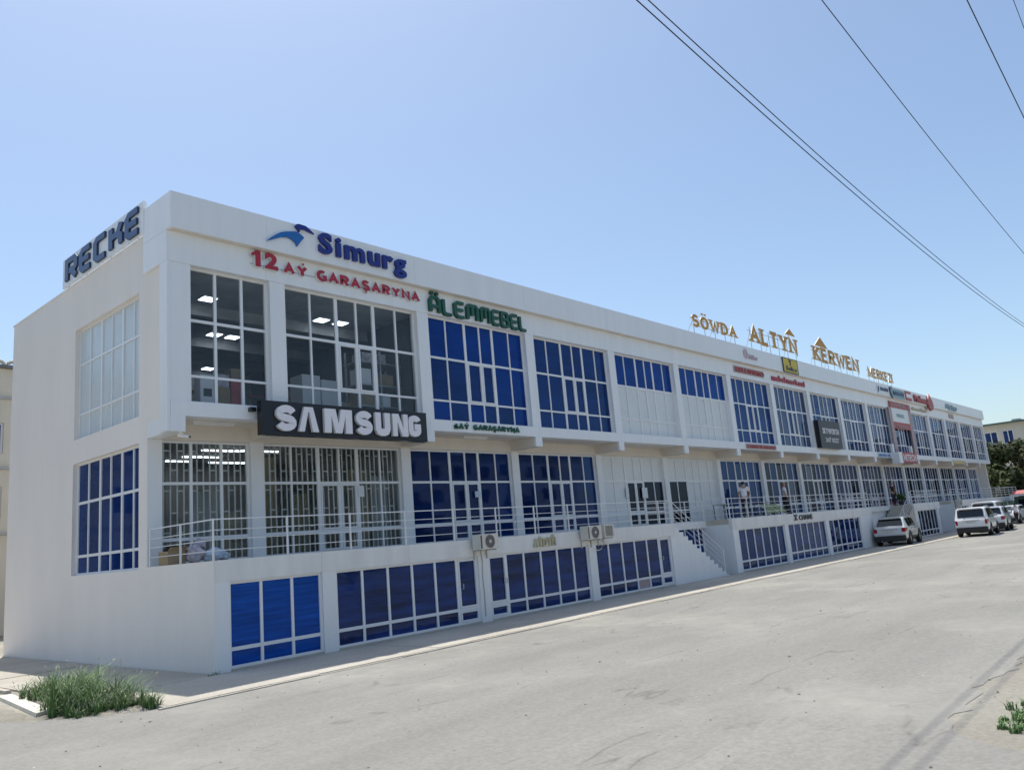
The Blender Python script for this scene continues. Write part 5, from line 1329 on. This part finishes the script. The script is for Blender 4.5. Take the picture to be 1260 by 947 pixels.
    for wx in (.92, L - .95):
        for sd_ in (1, -1):
            w_ = empty('wheel', (wx, sd_ * (hw - .095), r), parent=root)
            for nm, mm in (('tyre', ty), ('rim', rm)):
                o = bpy.data.objects.new(nm, mm); COL.objects.link(o); o.parent = w_
            ar = MB(); n = 14
            for q in range(n):
                a0, a1 = math.pi * (-.06 + 1.12 * q / n), math.pi * (-.06 + 1.12 * (q + 1) / n)
                for (p, q_) in ((r + .005, r + .075),):
                    y = sd_ * (hw + .006)
                    ar.prism([(wx + p * math.cos(a0), y, r + p * math.sin(a0)), (wx + q_ * math.cos(a0), y, r + q_ * math.sin(a0)), (wx + q_ * math.cos(a1), y, r + q_ * math.sin(a1)), (wx + p * math.cos(a1), y, r + p * math.sin(a1))], (0, -sd_ * .12, 0))
            inst('wheel_arch', ar.mesh('wheel_arch', M['cartrim']), w0, root)
    root.rotation_euler.z = rz
    return root
suv((39.6, -1.12, -.003), rad(5), 'silver SUV parked half on the pavement by the shops', 'car_silver', L=4.45, Wd=1.78, H=1.57, group='cars parked along the shops')
suv((46.4, -3.78, -.034), rad(4), 'white boxy SUV parked on the road, nearest of the white cars', 'car_white', L=4.6, Wd=1.82, H=1.72, boxy=1.0, tail_low=True, group='cars parked along the shops')
suv((52.2, -3.62, -.034), rad(5), 'pearl white SUV parked just ahead of the boxy white one', 'car_pearl', L=4.4, Wd=1.8, H=1.62, boxy=.5, rails=False, group='cars parked along the shops')
# white van
v = suv((57.0, -2.35, -.034), rad(0), 'tall white van with a flat roof behind the pearl white SUV', 'car_white', L=4.9, Wd=1.78, H=1.98, boxy=1.0, rails=False, group='cars parked along the shops', name='white_van')
suv((71.0, -1.9, -.034), rad(180), 'white saloon facing the camera beyond the walking person', 'car_pearl', L=4.6, Wd=1.8, H=1.48, boxy=0.2, rails=False, group='cars parked along the shops')
suv((66.0, -1.2, -.034), rad(5), 'dark car parked by the far stairs in front of the street kiosk', 'car_dark', L=4.5, Wd=1.78, H=1.5, boxy=0.3, rails=False, group='cars parked along the shops')

# ------------------------------------------------------------------ background: trees, buildings, kiosk, wires
def tree(x, y, z0, h, cw, label, seed, m='leaf', n=5200, leaf=.30):
    rr = random.Random(seed)
    t = empty('broadleaf_tree', (x, y, z0), label, 'tree', 'trees beyond the far end of the shops')
    tr = MB(); th = h * .30
    tr.tube([(x, y, z0), (x + .1, y, z0 + th * .5), (x - .05, y + .05, z0 + th)], .24, 9, 0, .17)
    br = []
    for q in range(6):
        a = q * 1.05 + rr.uniform(-.3, .3); l = cw * rr.uniform(.5, .8)
        e_ = (x + math.cos(a) * l, y + math.sin(a) * l, z0 + h * rr.uniform(.5, .85)); br.append(e_)
        tr.tube([(x - .05, y + .05, z0 + th), (x + math.cos(a) * l * .4, y + math.sin(a) * l * .4, z0 + h * .48), e_], .11, 6, 0, .03)
    tr.build('trunk', M['bark'], t)
    cl = []
    for q in range(17):
        a = rr.uniform(0, 6.28); rr_ = cw * math.sqrt(rr.uniform(.02, 1)) * .8; zz = z0 + h * rr.uniform(.30, .88)
        lim = 1.0 - .55 * max(0, (zz - z0) / h - .55) / .45
        cl.append((Vector((x + math.cos(a) * rr_ * lim, y + math.sin(a) * rr_ * lim, zz)), cw * rr.uniform(.24, .42)))
    c = MB()
    for q in range(n):
        ce, r_ = rr.choice(cl)
        d = Vector((rr.gauss(0, 1), rr.gauss(0, 1), rr.gauss(0, .8))).normalized()
        p = ce + d * r_ * (rr.uniform(.35, 1.1) ** .6)
        nrm = (d + Vector((rr.uniform(-.8, .8), rr.uniform(-.8, .8), rr.uniform(-.3, .9)))).normalized()
        a_ = nrm.cross(Vector((rr.uniform(-1, 1), rr.uniform(-1, 1), rr.uniform(-1, 1)))).normalized(); b_ = nrm.cross(a_)
        s_ = leaf * rr.uniform(.6, 1.3)
        c.quad(p - a_ * s_, p - b_ * s_ * .6, p + a_ * s_, p + b_ * s_ * .6)
    c.build('crown', M[m], t, fix=False)
    return t
tree(96, 3.5, -.08, 8.2, 3.6, 'dense dark green tree right at the far corner of the shopping centre', 11)
tree(99, -1.0, -.08, 8.3, 3.8, 'tall dark tree second from the far corner of the shopping centre', 12, 'leaf2')
tree(98, -5.5, -.08, 9.3, 4.0, 'tall olive green tree at the right edge beyond the kiosk', 13, 'leaf2')
tree(104, 1.6, -.08, 9.0, 4.0, 'dark tree standing behind the front trees before the cream building', 14)
tree(106, -8.0, -.08, 9.6, 4.2, 'rearmost olive tree partly out of the frame', 15, 'leaf')
tree(92, 0.8, -.08, 5.2, 2.6, 'low bushy dark tree behind the end railing', 16, 'leaf', 3400)
tree(91, -3.2, -.08, 4.6, 2.3, 'low bushy dark tree behind the red awning', 17, 'leaf', 3000)
# cream building with green roof edge, facing the camera (-x)
e = empty('cream_building', (118, 0, 0), 'cream building with a dark roof edge and blue windows rising behind the trees', 'building')
wall_grid([-26, -14.6, -12.4, -9.4, -7.2, -4.4, -2.2, .6, 2.6, 4.8, 6.1, 6.7, 8.3, 13.5], [-.1, 4.2, 6.0, 9.3, 11.1, 12.0],
          lambda u, v: not ((9.3 < v < 11.1 or 4.2 < v < 6.0) and any(a < u < b for a, b in ((-14.6, -12.4), (-9.4, -7.2), (-4.4, -2.2), (.6, 2.6), (4.8, 6.1), (6.7, 8.3)))),
          lambda u, v, d: (118 + d, u, v), .4).build('wall', M['cream_wall'], e)
bx('side_wall', M['cream_wall'], e, 118.4, 138, 13.1, 13.5, -.1, 12.0); bx('side_wall', M['cream_wall'], e, 118.4, 138, -26, -25.6, -.1, 12.0)
bx('cornice', M['cream_wall'], e, 117.85, 117.998, -26.1, 13.6, 11.6, 12.0)
bx('roof', M['green_metal'], e, 117.4, 138.5, -26.6, 14.1, 12.003, 12.2)
bx('chimney', M['tan_wall'], e, 122, 123, 2.2, 3.4, 12.203, 13.0)
bx('vent', M['steel'], e, 121, 122.6, 4.2, 5.2, 12.203, 12.7)
bx('downpipe', M['steel'], e, 117.8, 117.84, 3.2, 3.3, 0, 11.9)
bx('core', M['dark'], e, 118.6, 119, -25, 13, 0, 11.9)
for zz in (4.2, 9.3):
    zh = 1.8
    for a, b in ((-14.6, -12.4), (-9.4, -7.2), (-4.4, -2.2), (.6, 2.6), (4.8, 6.1), (6.7, 8.3)):
        f = MB()
        for q0, q1, q2, q3 in ((a, a + .1, zz, zz + zh), (b - .1, b, zz, zz + zh), ((a + b) / 2 - .05, (a + b) / 2 + .05, zz + .1, zz + zh - .1), (a + .1, b - .1, zz, zz + .1), (a + .1, b - .1, zz + zh - .1, zz + zh)):
            f.box(118.10, 118.2, q0, q1, q2, q3)
        w_ = f.build('window', M['frame'], e)
        MB().box(118.16, 118.18, a + .05, b - .05, zz + .05, zz + zh - .05).build('pane', M['blue_shop'], w_)
# street kiosk with red awning
e = empty('kiosk', (78, -1.5, -.08), 'small green kiosk with a faded red awning at the far right', 'kiosk')
MB().box(77, 80, -4.6, -.9, -.08, 2.1).build('wall', M['green_metal'], e)
MB().prism([(75.0, -4.9, 2.28), (75.0, -1.0, 2.28), (77.0, -1.0, 2.60), (77.0, -4.9, 2.60)], (0, 0, .05)).build('awning', M['awning'], e)
MB().prism([(74.98, -4.9, 2.14), (74.98, -1.0, 2.14), (74.98, -1.0, 2.30), (74.98, -4.9, 2.30)], (.02, 0, 0)).build('awning_valance', M['white_side'], e)
for yy in (-4.7, -1.1): MB().tube([(75.1, yy, -.08), (75.1, yy, 2.2)], .03).build('post', M['steel'], e)
MB().box(76.96, 76.998, -3.6, -1.2, .9, 1.8).build('window', M['dark_glass'], e)
# boundary fence by the trees
e = empty('fence', (88, 2, -.08), 'low green sheet fence under the trees past the end of the shops', 'fence')
for q in range(10): MB().box(86, 86.04, -9.5 + q * 1.35, -9.5 + q * 1.35 + 1.33, -.08, 1.7).build('fence_panel', M['green_metal'], e)
for q in range(11): MB().box(85.93, 85.998, -9.54 + q * 1.35, -9.47 + q * 1.35, -.08, 1.8).build('fence_post', M['steel'], e)

# tan building seen past the rear left corner
e = empty('tan_building', (-6, 25, 0), 'tan four storey block with outside pipes behind the left corner of the shopping centre', 'building')
wins = [(-22 + i * 4.2, -22 + i * 4.2 + 1.7) for i in range(6)] + [(2.55, 3.35)]
us = sorted(set([-24, 9] + [q for w_ in wins for q in w_])); vs = [-.1, 2.0, 3.4, 5.0, 6.4, 7.9, 9.3, 10.9, 11.3, 11.8]
vv = [(2.0, 3.4), (5.0, 6.4), (7.9, 9.3)]
wall_grid(us, vs, lambda u, v: not (any(a < u < b for a, b in wins) and any(c < v < d for c, d in vv)), lambda u, v, d: (u, 25 + d, v), .4).build('wall', M['tan_wall'], e)
bx('core', M['dark'], e, -24, 9, 25.7, 26, 0, 11.7); bx('side_wall', M['tan_wall'], e, -24, -23.6, 25.4, 37, -.1, 11.8); bx('side_wall', M['tan_wall'], e, 8.6, 9, 25.4, 37, -.1, 11.8)
bx('roof', M['roof'], e, -24.3, 9.3, 24.8, 37.2, 11.803, 11.95)
for a, b in wins:
    for c, d in vv:
        f = MB()
        for q0, q1, q2, q3 in ((a, a + .08, c, d), (b - .08, b, c, d), ((a + b) / 2 - .04, (a + b) / 2 + .04, c + .08, d - .08), (a + .08, b - .08, c, c + .08), (a + .08, b - .08, d - .08, d)): f.box(q0, q1, 25.12, 25.2, q2, q3)
        w_ = f.build('window', M['frame'], e); MB().box(a + .04, b - .04, 25.15, 25.17, c + .04, d - .04).build('pane', M['navy_side'], w_)
for zz in (4.3, 7.2, 10.4): MB().tube([(-23.9, 24.85, zz), (8.9, 24.85, zz)], .05, 8).build('pipe', M['steel'], e)
for xx in (2.9, -3.0, -9): MB().tube([(xx, 24.8, 0), (xx, 24.8, 11.4)], .05, 8).build('pipe', M['steel'], e)
for q, xx in enumerate((1.0, 3.15, 3.7)): MB().tube([(xx + .25 * math.cos(t * math.pi / 8), 25.3, 11.95 + .28 * math.sin(t * math.pi / 8)) for t in range(9)], .09, 6).build('roof_arch', M['cream_wall'], e)
# dark parked car and low hedge bits at far left sliver
suv((1.2, 22.5, -.08), rad(180), 'dark car parked in front of the tan block behind the left corner', 'car_dark', L=4.4, Wd=1.75, H=1.5, boxy=.3, rails=False)

# overhead cables
def wire(y, P0, P1, label, r, x_lo=-30, x_hi=130, sag=0.00055):
    # straight chord through two measured points, with sag
    (xa, za), (xb, zb) = P0, P1
    f = lambda x: za + (zb - za) * (x - xa) / (xb - xa) + sag * (x - xa) * (x - xb)
    pts = [(x_lo + (x_hi - x_lo) * i / 60, y, f(x_lo + (x_hi - x_lo) * i / 60)) for i in range(61)]
    tag(MB().tube(pts, r, 5).build('cable', M['wire']), label, 'cable', 'overhead cables')
wire(-9.0, (4.17, 12.2), (32.2, 11.12), 'left one of the close pair of overhead cables crossing the sky', .014, sag=.0012)
wire(-9.3, (4.06, 11.98), (31.5, 10.93), 'right one of the close pair of overhead cables crossing the sky', .0125, sag=.0012)
wire(-11.5, (7.22, 12.32), (27.84, 11.40), 'single overhead cable between the close pair and the steep ones', .0105, sag=.0012)
wire(-13.0, (14.95, 15.33), (22.08, 14.46), 'thick steep overhead cable at the upper right', .016, sag=.0014)
wire(-13.6, (20.03, 17.5), (21.31, 17.2), 'short steep overhead cable in the top right corner', .011, sag=.0014)

# ------------------------------------------------------------------ weeds, slab, rubble
def weeds(name, spots, label, seed, seeds=True):
    rr = random.Random(seed); w = MB()
    for (cx, cy, r_, n, h) in spots:
        tufts = [(rr.uniform(0, 6.28), r_ * math.sqrt(rr.random()), rr.uniform(.55, 1.15), rr.uniform(-.12, .22), rr.uniform(-.12, .12)) for _ in range(max(3, n // 26))]
        for q in range(n):
            ta, td, th_, tx, ty = tufts[q % len(tufts)]
            x, y = cx + td * math.cos(ta) + rr.gauss(0, .025), cy + td * math.sin(ta) + rr.gauss(0, .025)
            hh_ = h * th_ * rr.uniform(.4, 1.1); la = rr.uniform(0, 6.28); le = hh_ * rr.uniform(.15, .95)
            if q % 5 == 0: hh_ *= rr.uniform(.3, .55); le = hh_ * rr.uniform(1.0, 1.9)
            lx, ly = math.cos(la) * le + tx * hh_, math.sin(la) * le + ty * hh_; wd = rr.uniform(.005, .012)
            px, py = -math.sin(la + .6) * wd, math.cos(la + .6) * wd
            mi = 0 if rr.random() < .6 else 1
            prev = None
            for sgm in range(5):
                t = sgm / 4; zz = -.044 + hh_ * (t ** .8) * (1 - .22 * t * t); bx0 = x + lx * t * t; by0 = y + ly * t * t; k = (1 - t * .85)
                cur = (Vector((bx0 - px * k, by0 - py * k, zz)), Vector((bx0 + px * k, by0 + py * k, zz)))
                if prev: w.quad(prev[0], prev[1], cur[1], cur[0], mi)
                prev = cur
            if seeds and rr.random() < .22:
                tip = (prev[0] + prev[1]) / 2; d2 = Vector((lx * .6, ly * .6, .45 * hh_ + rr.uniform(-.1, .25))).normalized() * rr.uniform(.05, .10)
                w.quad(tip, tip + d2 * .5 + Vector((.006, .006, 0)), tip + d2, tip + d2 * .5 - Vector((.006, .006, 0)), 2)
                w.quad(tip, tip + d2 * .5 + Vector((.006, -.006, 0)), tip + d2, tip + d2 * .5 - Vector((.006, -.006, 0)), 2)
    o = w.build(name, [M['blade'], M['blade2'], M['straw']], fix=False)
    return tag(o, label, 'weeds', kind='stuff')
weeds('weed_clump', [(-2.55, .75, .42, 560, .52), (-2.62, .1, .5, 680, .70), (-2.6, 1.5, .42, 300, .52), (-2.75, -.6, .5, 760, .68), (-2.9, -1.1, .45, 640, .62), (-2.6, -1.35, .42, 520, .62), (-2.95, -1.55, .3, 320, .38),
                     (-2.4, -1.85, .26, 280, .5), (-2.2, -2.2, .15, 200, .34)
                    ] + [(-2.95 + .35 * q_, -1.75 - .04 * q_, .22, 60, .24) for q_ in range(3)] + [(-2.75, 2.2, .5, 90, .4), (-2.3, -.4, .35, 90, .35), (-2.25, 1.2, .3, 60, .3), (-3.2, -1.5, .2, 60, .2), (-2.2, -1.6, .25, 80, .25)],
      'tall green weeds with pale seed heads beside the white concrete slab', 4)
weeds('weed_patch', [(.62, -13.92, .14, 150, .14), (.9, -13.8, .12, 120, .1), (.75, -14.02, .16, 260, .13), (1.05, -13.95, .2, 330, .16), (1.5, -13.9, .25, 260, .16), (.55, -14.1, .1, 80, .08)], 'low green weeds on the bare verge at the right edge', 8, False)
weeds('weed_sprig', [(-.05, -.16, .09, 60, .14)], 'tiny dry sprig of weed at the foot of the wall corner', 9, False)
e = MB(); e.prism([(-3.02, 2.6, -.08), (-2.80, 2.5, -.08), (-3.16, -.60, -.08), (-3.42, -.72, -.08)], (0, 0, .10))
tag(e.build('concrete_slab', M['slabc']), 'long white concrete slab lying on the earth left of the weeds', 'slab')
# soil mounds round the weeds
def mound(name, cx, cy, rx, ry, h, m, seed):
    rr = random.Random(seed); mb = MB(); n = 26; rings = 7; ph = [rr.uniform(0, 6) for _ in range(4)]
    mb.v.append((cx, cy, -.044 + h))
    for i in range(1, rings + 1):
        for j in range(n):
            a = 2 * math.pi * j / n; f = i / rings; w_ = 1 + .16 * math.sin(3 * a + ph[0]) + .1 * math.sin(7 * a + ph[1])
            z = -.044 + h * (1 - f * f) * (1 + .3 * math.sin(5 * a + ph[2] + i)) + (rr.uniform(-.012, .02) if i < rings else -.02)
            mb.v.append((cx + rx * f * w_ * math.cos(a), cy + ry * f * w_ * math.sin(a), z))
    for j in range(n): mb.f.append((0, 1 + j, 1 + (j + 1) % n)); mb.m.append(0)
    for i in range(rings - 1):
        for j in range(n): a = 1 + i * n; mb.f.append((a + j, a + n + j, a + n + (j + 1) % n, a + (j + 1) % n)); mb.m.append(0)
    o = mb.build(name, m, smooth=True); o['kind'] = 'structure'; return o
mound('soil_mound', -2.75, -.3, .55, 2.0, .06, M['verge'], 1)
mound('soil_mound', -3.75, .3, .42, 1.2, .05, M['verge'], 2)
mound('soil_mound', -2.45, -2.05, .35, .3, .04, M['verge'], 3)
# grit and small stones scattered on the road
gr = MB(); rr = random.Random(31)
for q in range(380):
    x, y = (rr.uniform(-8, 18), rr.uniform(-14, -2.8)); s_ = rr.uniform(.006, .02) * (1.6 if rr.random() < .1 else 1)
    z = -.033
    pts = [(x + s_ * math.cos(t * 1.2566 + q) * rr.uniform(.7, 1.2), y + s_ * math.sin(t * 1.2566 + q) * rr.uniform(.7, 1.2), z) for t in range(5)]
    n0 = len(gr.v); gr.v += pts + [(x, y, z + s_ * rr.uniform(.5, .9))]
    for t in range(5): gr.f.append((n0 + t, n0 + (t + 1) % 5, n0 + 5)); gr.m.append(0 if q % 9 else 1)
tag(gr.build('road_grit', [M['pebble'], M['stain']], fix=False), 'loose grit scattered over the dusty road', 'grit', kind='stuff')

# ------------------------------------------------------------------ across the street (seen as reflections in the glazing)
e = empty('opposite_building', (30, -52, 0), 'beige four storey block across the street, seen only reflected in the glazing', 'building')
wins = [(-8 + i * 4.4, -8 + i * 4.4 + 2.0) for i in range(21)]
us = sorted(set([-12, 88] + [q for w_ in wins for q in w_])); vv = [(1.2, 2.8), (4.3, 5.9), (7.4, 9.0), (10.5, 12.1)]
vs = [-.1] + [q for v_ in vv for q in v_] + [13.4]
wall_grid(us, vs, lambda u, v: not (any(a < u < b for a, b in wins) and any(c < v < d for c, d in vv)), lambda u, v, d: (u, -50 - d, v), .35).build('wall', M['opp'], e)
bx('core', M['dark'], e, -12, 88, -50.9, -50.6, 0, 13.3); bx('roof', M['roof'], e, -12.3, 88.3, -62, -49.7, 13.403, 13.6)
pm = MB().box(.05, 1.95, 0, .02, .05, 1.55).mesh('window', M['dark_glass'])
for a, b in wins:
    for c, d in vv: inst('window', pm, (a, -50.2, c), e)

for q, (tx, ty, k) in enumerate(((6, -33, 1.0), (17, -35, .9), (27, -32, 1.1), (40, -34, 1.0), (55, -33, .95), (-8, -36, 1.0))):
    if q == 0:
        t0 = tree(tx, ty, -.04, 7.0, 3.2, 'dense street tree across the road, seen only reflected in the glazing', 40, 'leaf', 2600, .36); t0['group'] = 'street trees across the road'
    else:
        c = copy_tree(t0); c.location = (tx, ty, -.04); c.rotation_euler.z = q * 1.3; c.scale = (k, k, k)

print('panes', pane_count[0])
